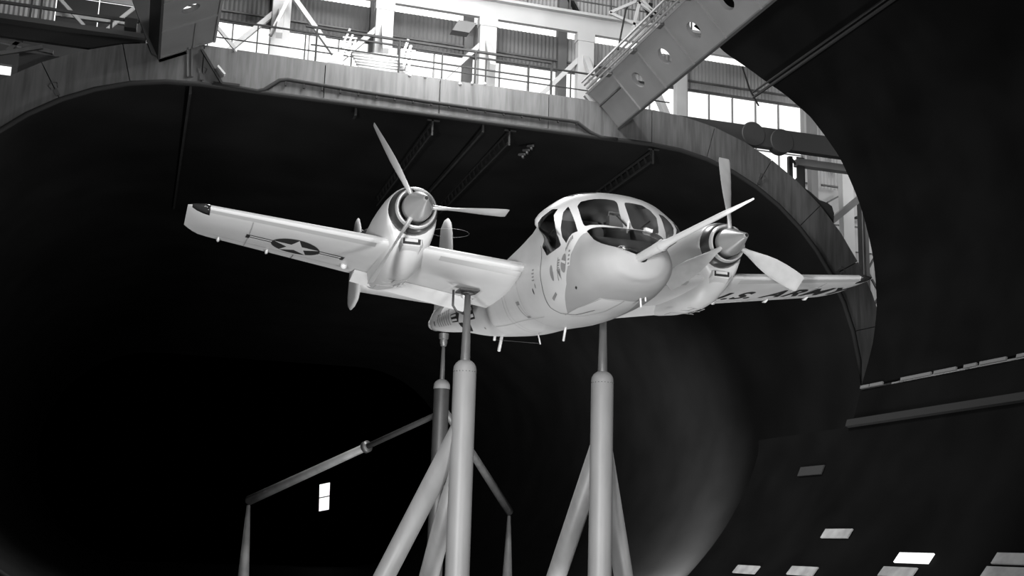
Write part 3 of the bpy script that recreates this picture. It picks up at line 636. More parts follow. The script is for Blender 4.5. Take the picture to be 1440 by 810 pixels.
windLP = rounded([(-1.70, -.715), (-1.66, -.765), (-1.68, -.79), (-1.75, -.975), (-2.105, -.952), (-2.065, -.84), (-1.99, -.70), (-1.925, -.622)])
windRP = rounded([(-1.76, .985), (-1.74, .87), (-1.76, .80), (-1.80, .735), (-2.00, .675), (-2.05, .745), (-2.085, .845), (-2.115, .965)])
mir = lambda P: [(a, -b) for a, b in P]
skyP = rounded([(-1.5, -.80), (-1.5, -.93), (-.95, -.93), (-.95, -.80)])
PANES = [('side_hatch_pane', hatchP), ('side_hatch_pane', mir(hatchP)), ('quarter_pane', quartP), ('quarter_pane', rounded([(-1.70, .735), (-1.63, .72), (-1.62, .55), (-1.70, .535), (-1.90, .575), (-1.83, .66)])), ('windshield_pane', windLP), ('windshield_pane', windRP), ('roof_pane', skyP), ('roof_pane', mir(skyP))]
blkL = [(-1.97, -.60), (-2.03, -.715), (-2.10, -.835), (-2.14, -1.0), (-2.615, -1.0), (-2.615, -.52), (-2.5, -.52), (-2.3, -.54), (-2.12, -.565)]
radL = [(-2.615, -.52), (-2.5, -.52), (-2.3, -.54), (-2.12, -.565), (-1.98, -.595), (-1.66, -.38), (-1.46, -.30), (-1.02, -.21), (-.60, -.137), (-1.08, -.142), (-1.78, -.118), (-1.86, 0), (-2.615, 0)]
REG = PANES+[('antiglare_panel', blkL), ('antiglare_panel', mir(blkL)), ('radome', radL), ('radome', mir(radL))]
KT = 2.6
def densify(poly, step=.07):
    out = []
    for i in range(len(poly)):
        a = Vector(poly[i]); b = Vector(poly[(i+1) % len(poly)]); n = max(1, int(math.hypot(b.x-a.x, (b.y-a.y)*KT)/step))
        for j in range(n): out.append(tuple(a+(b-a)*(j/n)))
    return out
def fuselage():
    Y0, Y1 = -2.615, 1.2
    ys = [Y0, -2.608, -2.6, -2.59, -2.575, -2.55, -2.52, -2.48, -2.43, -2.38, -2.32]; y = -2.26
    while y < Y1-.03: ys.append(y); y += .05
    ys.append(Y1); NT = 72; tl = [-1+2*i/NT for i in range(NT+1)]
    V = []; E = []
    polys = [densify(p) for _, p in REG]
    def near(a, b):
        for P in polys:
            for q in P:
                if abs(q[0]-a) < .016 and abs(q[1]-b)*KT < .016: return True
        return False
    for i, yy in enumerate(ys):
        for j, t in enumerate(tl):
            if 0 < i < len(ys)-1 and 0 < j < NT and near(yy, t): continue
            V.append(Vector((yy, t*KT)))
    for P in polys:
        k = len(V); V += [Vector((a, b*KT)) for a, b in P]
        E += [(k+i, k+(i+1) % len(P)) for i in range(len(P))]
    vo, eo, fo, *_ = delaunay_2d_cdt(V, E, [], 0, 1e-5)
    bms = {'fuselage': bmesh.new()}; vm = {'fuselage': {}}
    keys = []
    for i, (n, _) in enumerate(REG):
        keys.append(n+str(i)); bms[keys[-1]] = bmesh.new(); vm[keys[-1]] = {}
    for f in fo:
        cy = sum(vo[i].x for i in f)/3; ct = sum(vo[i].y for i in f)/3/KT; key = 'fuselage'
        for i, (n, P) in enumerate(REG):
            if pip(cy, ct, P): key = keys[i]; break
        bm = bms[key]; d = vm[key]
        for i in f:
            if i not in d: d[i] = bm.verts.new(surf(vo[i].x, vo[i].y/KT))
        try: bm.faces.new([d[i] for i in f])
        except ValueError: pass
    bm = bms['fuselage']
    ys2 = [1.2+9*(i/60) for i in range(61)]; prev = None
    for yy in ys2:
        row = [bm.verts.new(surf(yy, t)) for t in tl]
        if prev:
            for j in range(NT): bm.faces.new((prev[j], prev[j+1], row[j+1], row[j]))
        prev = row
    for k, b in bms.items():
        bmesh.ops.remove_doubles(b, verts=b.verts, dist=.0015); fixn(b)
    fus = link('fuselage', bms['fuselage'], WHITE, plane, True)
    for i, (n, _) in enumerate(REG):
        b = bms[keys[i]]
        if 'pane' in n: o = link(n, b, GLASS, fus, True)
        elif n == 'radome':
            if i % 2 == 0: rb = b; continue
            me = bpy.data.meshes.new('t'); b.to_mesh(me); b.free(); rb.from_mesh(me); bmesh.ops.remove_doubles(rb, verts=rb.verts, dist=.002); fixn(rb)
            o = link('radome', rb, RADOME, fus, True); o['label'] = 'matt grey radome nose'
        else:
            if i % 2 == 0: ab = b; continue
            me = bpy.data.meshes.new('t'); b.to_mesh(me); b.free(); ab.from_mesh(me); bmesh.ops.remove_doubles(ab, verts=ab.verts, dist=.002); fixn(ab)
            o = link('antiglare_panel', ab, BLACKP, fus, True); o['label'] = 'black antiglare panel ahead of the windshield'
    return fus
fus = fuselage()
def ribbon(pts, wd, m, name='panel_seam', d=.005):
    bm = bmesh.new(); P = []
    for (a, b), (c, e) in zip(pts, pts[1:]):
        n = max(1, int(math.hypot(c-a, (e-b)*KT)/.05))
        P += [(a+(c-a)*i/n, b+(e-b)*i/n) for i in range(n)]
    P.append(pts[-1]); prev = None
    for i, q in enumerate(P):
        a = off(*P[max(i-1, 0)], d); b = off(*P[min(i+1, len(P)-1)], d); c = off(*q, d); nn = off(*q, d+.01)-c
        s = (b-a).cross(nn).normalized()*wd/2
        r = (bm.verts.new(c-s), bm.verts.new(c+s))
        if prev: bm.faces.new((prev[0], prev[1], r[1], r[0]))
        prev = r
    return link(name, bm, m, fus, True)
def patch(poly, m, name='marking', d=.004):
    bm = bmesh.new(); P = densify(poly, .04)
    ys = [p[0] for p in P]; ts = [p[1] for p in P]; V = [Vector((a, b*KT)) for a, b in P]; k = len(P)
    E = [(i, (i+1) % k) for i in range(k)]
    a = min(ys)
    while a < max(ys):
        b = min(ts)
        while b < max(ts):
            if pip(a, b, P): V.append(Vector((a, b*KT)))
            b += .015
        a += .04
    vo, _, fo, *_ = delaunay_2d_cdt(V, E, [], 0, 1e-5); vs = [bm.verts.new(off(v.x, v.y/KT, d)) for v in vo]
    for f in fo:
        if pip(sum(vo[i].x for i in f)/3, sum(vo[i].y for i in f)/3/KT, P): bm.faces.new([vs[i] for i in f])
    return link(name, bm, m, fus, True)
def disc(cy, ct, ry, rt, n=24, a0=0): return [(cy+ry*math.cos(a0+2*math.pi*i/n), ct+rt*math.sin(a0+2*math.pi*i/n)) for i in range(n)]
for sg in (-1,):
    ribbon([(-.66, .46*sg), (-.64, .40*sg), (-.60, .34*sg), (-.52, .29*sg), (-.42, .22*sg), (-.46, .16*sg), (-.7, .10*sg), (-1.2, .06*sg)], .022, SEAM)
    ribbon([(-.66, .46*sg), (-.64, .52*sg)], .02, SEAM)
    ribbon([(-1.33, .44*sg), (-1.33, .38*sg), (-1.28, .33*sg)], .014, SEAM)
    ribbon([(1.88, .36*sg), (1.92, .27*sg), (1.98, .125*sg), (2.0, 0)], .012, SEAML)
    ribbon([(1.7, .36*sg), (1.74, .27*sg), (1.8, .125*sg), (1.82, 0)], .01, SEAML)
    ribbon([(1.07, .295*sg), (.96, .2*sg)], .03, SEAML); ribbon([(.92, .295*sg), (.82, .2*sg)], .012, SEAML)
    patch([(1.10, .30*sg), (.90, .30*sg), (.90, .283*sg), (1.10, .283*sg)], MARKG); patch([(.99, .21*sg), (.80, .21*sg), (.80, .195*sg), (.99, .195*sg)], MARKG)
    o = patch(disc(-1.53, .405*sg, .085, .046), MARKG, 'round_emblem'); o['label'] = 'round dark agency emblem with a pale swoosh'
    patch([(-1.61, .412*sg), (-1.45, .425*sg), (-1.45, .416*sg), (-1.61, .398*sg)], MARKW, d=.007)
    patch(disc(-1.10, .375*sg, .055, .038), MARKG, 'faded_roundel')
    patch([(-1.42, .385*sg), (-1.30, .385*sg), (-1.385, .330*sg)], MARKG, 'warning_triangle')
    patch([(-1.395, .376*sg), (-1.325, .376*sg), (-1.38, .345*sg)], SEAM, 'warning_triangle', d=.007)
    patch([(-1.66, .475*sg), (-1.76, .475*sg), (-1.74, .385*sg), (-1.62, .385*sg)], MARKW, 'paper_placard')
    for k in range(4): patch([(-1.68, (.462-.02*k)*sg), (-1.73, (.462-.02*k)*sg), (-1.725, (.452-.02*k)*sg), (-1.675, (.452-.02*k)*sg)], MARKG, 'placard_print', d=.007)
    for k in range(7):
        a = -1.56-.032*k; b = .458+.009*k
        patch([(a, b*sg), (a-.02, (b+.006)*sg), (a-.02, (b+.022)*sg), (a, (b+.016)*sg)], SEAM, 'stencil_letter')
    for k in range(5): patch([(-1.40, (.43-.012*k)*sg), (-1.34+.01*(k % 2), (.43-.012*k)*sg), (-1.34, (.423-.012*k)*sg), (-1.40, (.423-.012*k)*sg)], MARKG, 'stencil_line')
    for k in range(4): patch([(-.30, (.42-.015*k)*sg), (-.20+.03*(k % 2), (.42-.015*k)*sg), (-.20, (.414-.015*k)*sg), (-.30, (.414-.015*k)*sg)], MARKG, 'stencil_line')
    patch(disc(-.12, .325*sg, .025, .014), MARK, 'vent_hole'); patch(disc(-.28, .345*sg, .02, .011), MARKG, 'vent_hole')
    patch(disc(4.1, .2*sg, .03, .012), MARK, 'vent_hole'); patch(disc(9.0, .33*sg, .05, .05), MARK, 'vent_hole')
    patch([(-.75, .262*sg), (-1.0, .285*sg), (-1.0, .27*sg), (-.75, .245*sg)], MARKG, 'stencil_line')
    patch([(-1.62, .262*sg), (-1.68, .27*sg), (-1.68, .258*sg), (-1.62, .25*sg)], MARK, 'vent_hole')
ribbon([(-.47, -.135), (-.8, -.14), (-1.08, -.14), (-1.5, -.125), (-1.78, -.112), (-1.84, .02)], .014, SEAML)
ribbon([(-.55, -.11), (-.74, -.065), (-1.2, -.005), (-1.5, .005), (-1.84, .02)], .010, SEAML)
ribbon([(.75, -.46), (.75, -.05)], .008, SEAML); ribbon([(3.3, -.45), (3.3, -.02)], .01, SEAML); ribbon([(.2, -.18), (3.2, -.2)], .008, SEAML)
# national insignia and faded serial on the rear fuselage side
def star(cy, ct, R, asp, rot=0):
    out = []
    for i in range(10):
        a = rot+math.pi*i/5; r = R if i % 2 == 0 else R*.38
        out.append((cy+r*math.sin(a), ct+r*math.cos(a)*asp))
    return out
for sg in (-1,):
    AS = .30; c = (5.65, .335*sg)
    o = patch(disc(c[0], c[1], .60, .60*AS), MARK, 'fuselage_insignia'); o['label'] = 'dark disc with a white star on the rear fuselage'
    patch(star(c[0], c[1], .58, AS), MARKW, 'insignia_star', d=.008)
    for s2 in (1, -1):
        patch([(c[0]+s2*.57, c[1]+.045), (c[0]+s2*1.2, c[1]+.045), (c[0]+s2*1.2, c[1]-.045), (c[0]+s2*.57, c[1]-.045)], MARK, 'insignia_bar')
        patch([(c[0]+s2*.60, c[1]+.032), (c[0]+s2*1.14, c[1]+.032), (c[0]+s2*1.14, c[1]+.012), (c[0]+s2*.60, c[1]+.012)], MARKW, 'insignia_bar', d=.008)
        patch([(c[0]+s2*.60, c[1]-.032), (c[0]+s2*1.14, c[1]-.032), (c[0]+s2*1.14, c[1]-.012), (c[0]+s2*.60, c[1]-.012)], MARKW, 'insignia_bar', d=.008)
    for k in range(6):
        a = 7.1+.27*k; patch([(a, .46*sg), (a+.09, .46*sg), (a+.09, .26*sg), (a, .26*sg)], MARKG, 'serial_letter'); patch([(a+.09, .46*sg), (a+.19, .46*sg), (a+.19, .44*sg), (a+.09, .44*sg)], MARKG, 'serial_letter')
# ---- cockpit furniture
bm = bmesh.new(); prism(bm, [(-.5, -1.93, -.80), (.5, -1.93, -.80), (.5, -1.78, -.62), (-.5, -1.78, -.62)], (0, .12, -.28)); link('instrument_panel', bm, CABIN, plane)
bm = bmesh.new(); box(bm, (-.70, -1.6, -1.25), (.70, .2, -1.2)); link('cockpit_floor', bm, CABIN, plane)
bm = bmesh.new(); prism(bm, [(-.72, .0, -1.2), (.72, .0, -1.2), (.62, .0, -.3), (.3, .0, .08), (-.3, .0, .08), (-.62, .0, -.3)], (0, .05, 0)); link('rear_bulkhead', bm, CABIN, plane)
for x in (-.42, .42):
    bm = bmesh.new(); box(bm, (x-.24, -1.25, -.98), (x+.24, -.75, -.82)); st = link('crew_seat', bm, SEATM, plane)
    bm = bmesh.new(); prism(bm, [(x-.24, -.78, -.85), (x+.24, -.78, -.85), (x+.20, -.60, -.06), (x-.20, -.60, -.06)], (0, .12, .02)); link('seat_back', bm, SEATM, st)
    bm = bmesh.new(); box(bm, (x-.15, -.62, -.12), (x+.15, -.48, .06)); link('headrest', bm, COLW, st)
    bm = bmesh.new(); tube(bm, [(x-.12, -.5, .05), (x-.12, -.52, .14), (x+.12, -.52, .14), (x+.12, -.5, .05)], .015, 6); link('seat_handle', bm, MARKW, st)
    bm = bmesh.new(); tube(bm, [(x-.1, -1.55, -1.15), (x-.08, -1.5, -.62)], .02, 6); tube(bm, [(x-.17, -1.5, -.66), (x-.08, -1.5, -.60), (x+.02, -1.5, -.66)], .018, 6); link('control_stick', bm, CABIN, plane)
# windshield wipers and probe base on the coaming
for (a, b) in (((-2.10, -.97), (-1.95, -.93)), ((-2.10, .90), (-1.93, .80))):
    bm = bmesh.new(); p = off(*a, .03); q = off(*b, .02); tube(bm, [p, q], .012, 6); link('wiper_arm', bm, MARK, fus)
bm = bmesh.new(); p = off(-2.10, .86, .03); q = off(-2.08, .77, .03); bar(bm, p, q, .06, .05); link('wiper_motor', bm, MARKW, fus)
bm = bmesh.new(); p = off(-2.13, -.98, .0); tube(bm, [p, p+Vector((0, -.02, .12))], .018, 8); link('air_vane', bm, MARKW, fus)
# ---- wing
def LE(x): x = abs(x); return .24+.10*x+(max(0, x-6.05)/.35)**2*.10
def chord(x):
    x = abs(x); c = 3.12-.235*x
    if x > 6.05: c -= (max(0, x-6.05)/.35)**2*.45
    return c
def zle(x): return -.87+.114*abs(x)
def zc(x, s): return zle(x)-.065*chord(x)*s
def thick(s): return 5*(.2969*math.sqrt(max(s, 0))-.1260*s-.3516*s*s+.2843*s**3-.1036*s**4)
def tc(x):
    x = abs(x); return (.13-.0035*x)*(1 if x < 6.05 else max(.12, 1-((x-6.05)/.38)**2))
def under(x, y, d=0):
    s = min(max((y-LE(x))/chord(x), 0), 1); return zc(x, s)-thick(s)*tc(x)*chord(x)*.85-d
def upper(x, s): return zc(x, s)+thick(s)*tc(x)*chord(x)*1.15
SS = [0, .004, .012, .03, .06, .10, .16, .24, .34, .46, .58, .70, .80]
def wsec(x, te):
    S2 = [s for s in SS if s < te-.01]+[te]; n = 14
    while len(S2) < n: S2.append(te)
    S2 = [te*((i/(n-1))**1.8) for i in range(n)]
    up = [Vector((x, LE(x)+s*chord(x), upper(x, s))) for s in S2[::-1]]
    lo = [Vector((x, LE(x)+s*chord(x), under(x, LE(x)+s*chord(x)))) for s in S2[1:]]
    return up+lo
for sg in (-1, 1):
    bm = bmesh.new()
    xs = [(0.0, 1), (1.10, 1), (1.101, .78), (1.8, .78), (2.6, .78), (3.399, .78), (3.40, 1), (4.2, 1), (5.0, 1), (5.6, 1), (6.0, 1), (6.15, 1), (6.25, 1), (6.32, 1), (6.37, 1), (6.40, 1)]
    loft(bm, [[Vector((sg*p.x, p.y, p.z)) for p in wsec(x, te)] for x, te in xs]); fixn(bm)
    wing = link('wing', bm, WHITE, plane, True, auto=40)
    wing['label'] = 'wing panel with star insignia underneath' if sg < 0 else 'wing panel with service lettering underneath'
    # flap, drooped
    bm = bmesh.new(); R = []
    for x in (1.12, 2.0, 2.7, 3.38):
        c = chord(x); y0 = LE(x)+.78*c; z0 = zc(x, .78); L_ = .25*c; a = math.radians(17); sec = []
        for s, h in ((0, .055), (.3, .05), (1, .004), (1, -.004), (.3, -.03), (0, -.03)):
            sec.append(Vector((sg*x, y0+.01+L_*s*math.cos(a), z0+h-L_*s*math.sin(a))))
        R.append(sec)
    loft(bm, R); fixn(bm); link('flap', bm, WHITE, wing)
    # leading edge boot strips (underside)
    bm = bmesh.new(); prev = None
    for i in range(30):
        x = (.85+5.2*i/29); 
        if 2.42 < x < 3.22: prev = None; continue
        c = chord(x); r = []
        for s in (.018, .04, .07): y = LE(x)+s*c; r.append(bm.verts.new((sg*x, y, under(x, y, .006))))
        if prev:
            for j in range(2): bm.faces.new((prev[j], prev[j+1], r[j+1], r[j]))
        prev = r
    link('deice_boot', bm, BOOT, wing, True)
    # aileron gap and panel seams under the wing
    def wline(pts, wd, m=SEAML, name='panel_seam'):
        bm = bmesh.new(); prev = None
        for (x1, y1), (x2, y2) in zip(pts, pts[1:]):
            n = max(1, int(math.hypot(x2-x1, y2-y1)/.15)); dx, dy = x2-x1, y2-y1; l = math.hypot(dx, dy); nx, ny = -dy/l*wd/2, dx/l*wd/2; prev = None
            for i in range(n+1):
                x = x1+dx*i/n; y = y1+dy*i/n
                r = [bm.verts.new((sg*(x+nx), y+ny, under(x+nx, y+ny, .006))), bm.verts.new((sg*(x-nx), y-ny, under(x-nx, y-ny, .006)))]
                if prev: bm.faces.new((prev[0], prev[1], r[1], r[0]))
                prev = r
        return link(name, bm, m, wing)
    wline([(3.5, LE(3.5)+.80*chord(3.5)), (5.9, LE(5.9)+.80*chord(5.9))], .015)
    wline([(4.5, LE(4.5)+.80*chord(4.5)), (4.5, LE(4.5)+.985*chord(4.5))], .015, SEAM)
    wline([(5.35, LE(5.35)+.08*chord(5.35)), (5.35, LE(5.35)+.97*chord(5.35))], .012)
    wline([(1.1, LE(1.1)+.775*chord(1.1)), (3.4, LE(3.4)+.775*chord(3.4))], .02, SEAM)
    for x in (4.95, 5.80):
        bm = bmesh.new(); y = LE(x)+.93*chord(x); tube(bm, [(sg*x, y-.10, under(x, y)-.01), (sg*x, y+.0, under(x, y)-.035), (sg*x, y+.10, under(x, y)-.03)], [.012, .028, .018], 8); link('hinge_fairing', bm, WHITE, wing, True)
    for x, dx in ((3.62, .2), (1.35, 0)):
        bm = bmesh.new(); y = LE(x)+.72*chord(x); bmesh.ops.create_icosphere(bm, subdivisions=2, radius=.06, matrix=Matrix.Translation((sg*x, y, under(x, y)-.02))); link('sphere_fitting', bm, MARKW, wing, True)
    # tip light
    bm = bmesh.new(); R = []
    for x, s1 in ((6.05, .13), (6.15, .12), (6.25, .10), (6.33, .05)):
        S3 = [s1*(1-i/5)**1.6 for i in range(6)]
        up = [Vector((sg*x, LE(x)+s*chord(x)-.008, upper(x, s)+.008)) for s in S3]; lo = [Vector((sg*x, LE(x)+s*chord(x)-.008, under(x, LE(x)+s*chord(x))-.008)) for s in S3[::-1][1:]]
        R.append(up+lo)
    loft(bm, R); fixn(bm); link('wing_tip_light', bm, LENS, wing, True)
    # marking mapper
    def wmark(polys, m, name, d, label=None):
        bm = bmesh.new()
        for P in polys:
            vs = [Vector((x, y, 0)) for x, y in P]
            for t in tessellate_polygon([vs]):
                try: bm.faces.new([bm.verts.new(vs[i]) for i in t])
                except ValueError: pass
        bmesh.ops.remove_doubles(bm, verts=bm.verts, dist=1e-4)
        for k in range(0, 60):
            g = bm.verts[:]+bm.edges[:]+bm.faces[:]
            bmesh.ops.bisect_plane(bm, geom=g, plane_co=(0, .5+k*.1, 0), plane_no=(0, 1, 0))
        for v in bm.verts: v.co.z = under(v.co.x, v.co.y, d)
        o = link(name, bm, m, wing)
        if label: o['label'] = label
        return o
    if sg < 0:
        # star and bars, long axis along the span, chordwise centre
        cx, cy, R_, ya = -4.55, 1.72, .41, 1.2
        ang = .02
        def rt(u, v): return (cx+u*math.cos(ang)-v*math.sin(ang), cy+u*math.sin(ang)+v*math.cos(ang))
        wmark([[rt(R_*math.cos(a*math.pi/18), R_*math.sin(a*math.pi/18)*ya) for a in range(36)]], MARK, 'insignia_disc', .008, 'dark disc of the star insignia under the wing')
        wmark([[rt((R_*.97 if i % 2 == 0 else R_*.37)*math.sin(i*math.pi/5), -(R_*.97 if i % 2 == 0 else R_*.37)*math.cos(i*math.pi/5)*ya) for i in range(10)]], MARKW, 'insignia_star', .014, 'white star of the insignia')
        for s2 in (1, -1):
            wmark([[rt(s2*.40, .12), rt(s2*.84, .12), rt(s2*.84, -.12), rt(s2*.40, -.12)]], MARK, 'insignia_bar', .008)
            for v in (-.065, .065): wmark([[rt(s2*.41, v+.04), rt(s2*.78, v+.04), rt(s2*.78, v-.04), rt(s2*.41, v-.04)]], MARKW, 'insignia_bar_stripe', .014)
    else:
        cu = bpy.data.curves.new('txt', 'FONT'); cu.body = 'U.S. ARMY'; cu.size = 1.0; cu.offset = .03; cu.space_character = 1.12
        to = bpy.data.objects.new('txt', cu); C.objects.link(to); bpy.context.view_layer.update()
        me = bpy.data.meshes.new_from_object(to.evaluated_get(bpy.context.evaluated_depsgraph_get()))
        bm = bmesh.new(); bm.from_mesh(me); bpy.data.objects.remove(to)
        us = [v.co.x for v in bm.verts]; u0, u1 = min(us), max(us)
        X0, X1, YB, YT = 3.22, 6.28, 2.05, 1.32
        for v in bm.verts: v.co = Vector((X0+(v.co.x-u0)/(u1-u0)*(X1-X0), YB-(v.co.y/.72)*(YB-YT), 0))
        for k in range(0, 30): bmesh.ops.bisect_plane(bm, geom=bm.verts[:]+bm.edges[:]+bm.faces[:], plane_co=(0, 1+k*.08, 0), plane_no=(0, 1, 0))
        for v in bm.verts: v.co.z = under(v.co.x, v.co.y, .008)
        o = link('wing_lettering', bm, MARK, wing); o['label'] = 'black letters U.S. ARMY under the wing'
    # nacelle
    NX = sg*2.83
    def nsec(y, hw, zt, zb, n=28):
        zm = min(0, (zt+zb)/2+.18*(zt-zb)) if zb < -.5 else 0; out = []
        for k in range(n):
            a = 2*math.pi*k/n; c, s = math.cos(a), math.sin(a); e = .86 if s < 0 else 1.0
            out.append(Vector((NX+hw*math.copysign(abs(c)**e, c), y, zm+(zt-zm if s > 0 else zm-zb)*math.copysign(abs(s)**e, s))))
        return out
    bm = bmesh.new()
    loft(bm, [nsec(*a) for a in ((.37, .39, .40, -.42), (.385, .415, .425, -.54), (.46, .43, .44, -.66), (.65, .445, .45, -.80), (.95, .455, .45, -.94), (1.3, .46, .43, -1.0), (1.8, .45, .39, -1.0), (2.4, .42, .32, -.96), (3.0, .34, .18, -.88), (3.5, .25, .0, -.78), (3.9, .12, -.25, -.6))]); fixn(bm)
    nac = link('engine_nacelle', bm, WHITE, plane, True, auto=60); nac['label'] = 'engine nacelle beside the star insignia' if sg < 0 else 'engine nacelle beyond the cockpit'
    bm = bmesh.new(); lathe(bm, [(.30, .25), (.18, .28), (.11, .292), (.085, .31), (.09, .33), (.13, .345), (.20, .352), (.21, .33), (.30, .27)], (NX, 0, 0), n=40); fixn(bm); link('intake_lip', bm, BLADE, nac, True, auto=50)
    bm = bmesh.new(); lathe(bm, [(.155, .342), (.17, .358), (.24, .388), (.33, .408), (.385, .415), (.40, .38)], (NX, 0, 0), n=40); fixn(bm); o = link('cowl_ring', bm, COWL, nac, True, auto=50); o['label'] = 'dark polished cowl ring'
    bm = bmesh.new(); lathe(bm, [(.26, .0), (.26, .30)], (NX, 0, 0), n=24); link('intake_screen', bm, MARK, nac)
    # chin scoop
    bm = bmesh.new(); loft(bm, [[Vector((NX+dx*w_, y, z+dz*h_)) for dx, dz in ((-1, -.5), (-.8, -1), (.8, -1), (1, -.5), (1, .6), (-1, .6))] for y, w_, h_, z in ((.335, .17, .075, -.515), (.39, .19, .09, -.53), (.6, .2, .09, -.62), (.9, .15, .05, -.74))]); fixn(bm); link('oil_cooler_scoop', bm, WHITE, nac)
    bm = bmesh.new(); box(bm, (NX-.145, .322, -.565), (NX+.145, .35, -.475)); link('scoop_opening', bm, MARK, nac)
    bm = bmesh.new(); box(bm, (NX-.12, .31, -.525), (NX+.10, .345, -.475)); link('scoop_vane', bm, WHITE, nac)
    # nacelle seams (raised thin strips following the underside)
    def nline(pts, wd=.012, m=SEAML):
        bm = bmesh.new()
        for (p, q) in zip(pts, pts[1:]):
            bar(bm, p, q, wd, .006)
        link('panel_seam', bm, m, nac)
    for (a, b, c, d_) in ((-.2, 1.3, .15, 1.3), (-.2, 1.6, .2, 1.6), (-.25, 1.9, .22, 1.9), (-.05, 1.3, -.05, 1.6), (.15, 1.3, .15, 1.6), (.05, 1.6, .05, 1.9), (.12, 1.6, .12, 1.9), (-.25, 1.9, -.25, 2.2)):
        zz = lambda y: -.985-.012
        nline([(NX+a, b, zz(b)), (NX+c, d_, zz(d_))])
    # exhaust stub
    bm = bmesh.new(); tube(bm, [(NX-sg*-.30, 2.6, .05), (NX-sg*-.42, 3.15, .0), (NX-sg*-.46, 3.3, -.01)], [.12, .13, .13], 14); link('exhaust_stub', bm, DARKM, nac, True)
    # spinner
    bm = bmesh.new(); lathe(bm, [(.14, .05), (.135, .235), (.12, .245), (.0, .245), (-.05, .236), (-.15, .200), (-.30, .141), (-.45, .085), (-.53, .055), (-.565, .044), (-.575, .030), (-.50, .027), (-.50, .002)], (NX, 0, 0), n=36); fixn(bm); link('spinner', bm, SPIN, nac, True, auto=45)
    bm = bmesh.new(); lathe(bm, [(-.574, .0), (-.578, .028), (-.56, .028)], (NX, 0, 0), n=16); link('spinner_hole', bm, MARK, nac)
    # blades
    ph0, b75, sgn = (.035, math.radians(87), 1) if sg < 0 else (-.434, math.radians(31), 1)
    for k in range(3):
        ph = ph0+k*2*math.pi/3; u = Vector((math.cos(ph), 0, math.sin(ph))); tau = Vector((-math.sin(ph), 0, math.cos(ph))); ax = Vector((0, -1, 0)); R = []
        for r, c, th in ((.16, .085, .085), (.26, .085, .08), (.36, .11, .065), (.50, .18, .045), (.68, .27, .035), (.88, .335, .028), (1.10, .355, .022), (1.30, .345, .018), (1.46, .325, .014), (1.50, .30, .012), (1.52, .27, .008)):
            be = b75+math.radians(18)*(1.1-r) if r > .4 else b75+math.radians(13)
            cd = tau*math.cos(be)+ax*math.sin(be)*sgn; nd = cd.cross(u).normalized(); ring = []
            for j in range(16):
                a = 2*math.pi*j/16; cc = math.cos(a)*c/2; tt = math.sin(a)*th/2*(1 if c < .1 else (1.1-.5*math.cos(a)))
                ring.append(Vector((NX, 0, 0))+u*r+cd*cc+nd*tt)
            R.append(ring)
        bm = bmesh.new(); loft(bm, R); fixn(bm); link('propeller_blade', bm, BLADE, nac, True, auto=50)
# ---- tail
def fin(poly, x, th, name='fin', par=None):
    """lens-section fin from an outline in (y,z)"""
    n = len(poly); cy = sum(p[0] for p in poly)/n; cz = sum(p[1] for p in poly)/n; bm = bmesh.new(); R = []
    for f, t in ((1, 0), (.96, .45), (.82, .85), (.5, 1.0)):
        R.append([(cy+(p[0]-cy)*(f if t else 1), cz+(p[1]-cz)*(1-(1-f)*.5 if t else 1), t*th/2) for p in poly])
    for s in (-1, 1):
        V = [[bm.verts.new((x+s*q[2], q[0], q[1])) for q in r] for r in R]
        for a, b in zip(V, V[1:]):
            for k in range(n): bm.faces.new((a[k], a[(k+1) % n], b[(k+1) % n], b[k]))
        bm.faces.new(V[-1])
    bmesh.ops.remove_doubles(bm, verts=bm.verts, dist=1e-4); fixn(bm)
    return link(name, bm, WHITE, par or plane, True, auto=45)
cf = fin([(8.3, -.2), (8.55, .6), (8.72, 1.31), (8.85, 1.85), (9.0, 2.1), (9.2, 2.22), (9.45, 2.22), (9.7, 2.12), (9.8, 1.5), (9.88, .6), (10.05, .2), (10.08, -.35), (9.6, -.4)], 0, .16)
OF = [(8.15, .0), (8.22, .6), (8.42, 1.35), (8.6, 1.72), (8.8, 1.88), (9.0, 1.85), (9.2, 1.5), (9.35, .6), (9.42, 0), (9.35, -.18), (9.1, -.28), (8.7, -.26), (8.3, -.16)]
for sg in (-1, 1): fin(OF, sg*2.27, .13)
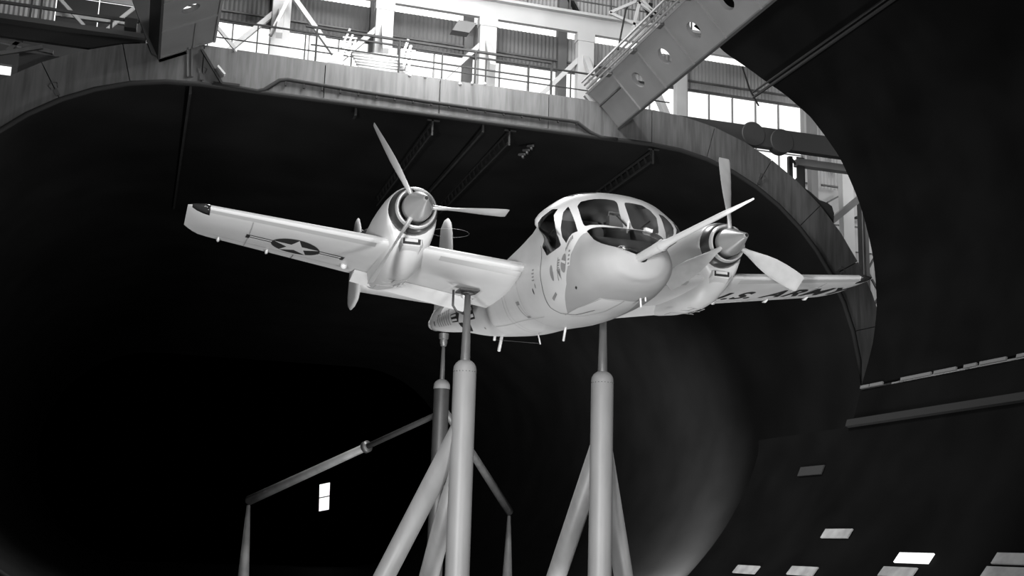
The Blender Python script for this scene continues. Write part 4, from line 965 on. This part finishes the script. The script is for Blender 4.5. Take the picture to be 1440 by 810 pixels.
for sg in (-1, 1):
    bm = bmesh.new(); R = []
    for x, y0, c in ((0, 8.35, 1.25), (1.2, 8.4, 1.2), (2.27, 8.45, 1.1)):
        z = .12+.114*x*.6
        R.append([Vector((sg*x, y0+s*c, z+h*c)) for s, h in ((1, 0), (.6, .045), (.25, .06), (.05, .035), (0, 0), (.05, -.035), (.25, -.06), (.6, -.045))])
    loft(bm, R); fixn(bm); link('tailplane', bm, WHITE, plane, True, auto=50)
bm = bmesh.new(); bmesh.ops.create_icosphere(bm, subdivisions=3, radius=.15, matrix=Matrix.Translation((0, 10.12, -.28))); link('tail_cap', bm, WHITE, plane, True)
bm = bmesh.new(); lathe(bm, [(1.80, .46-.006), (1.806, .46), (1.80, .466)], (.02, 9.0, 0), 'Z', 40)
link('loop_antenna', bm, STRUTM, plane, True)
bm = bmesh.new(); tube(bm, [(-2.27, 8.7, 1.6), (-1.95, 8.6, 1.46), (-1.88, 8.58, 1.43)], [.012, .012, .02], 6); link('tail_antenna', bm, STRUTL, plane)
# ---- nose boom
bm = bmesh.new(); tube(bm, [(-.04, -2.40, -1.085), (-.04, -2.52, -1.085), (-.04, -2.58, -1.085), (-.04, -3.1, -1.07), (-.04, -3.42, -1.062), (-.04, -3.56, -1.058), (-.04, -3.9, -1.05), (-.04, -5.2, -1.03), (-.04, -6.02, -1.02)], [.02, .055, .066, .072, .082, .056, .046, .036, .012], 14); o = link('air_data_boom', bm, MARKW, plane, True); o['label'] = 'long tapered white air data boom on the nose'
bm = bmesh.new(); lathe(bm, [(-3.46, .082), (-3.42, .09), (-3.38, .082)], (-.04, 0, -1.062), n=16); link('boom_collar', bm, MARKW, o, True)
# ---- belly antennas
def rod(p, q, r, name='belly_antenna', m=MARKW): bm = bmesh.new(); tube(bm, [p, q], r, 6); link(name, bm, m, plane, True)
rod((0, 4.3, -1.28), (0, 4.5, -1.62), .035); rod((0, .60, -1.66), (0, .70, -1.90), .022); rod((0, 2.12, -1.52), (0, 1.92, -1.80), .014)
rod((.0, 4.75, -1.36), (0, 2.0, -1.78), .004, 'wire_aerial', STRUTM); rod((0, 4.8, -1.22), (0, 4.85, -1.36), .03)
rod((.28, -1.92, -1.50), (.28, -1.95, -1.70), .016, 'nose_probe'); rod((.36, -1.92, -1.46), (.36, -1.94, -1.60), .014, 'nose_probe')
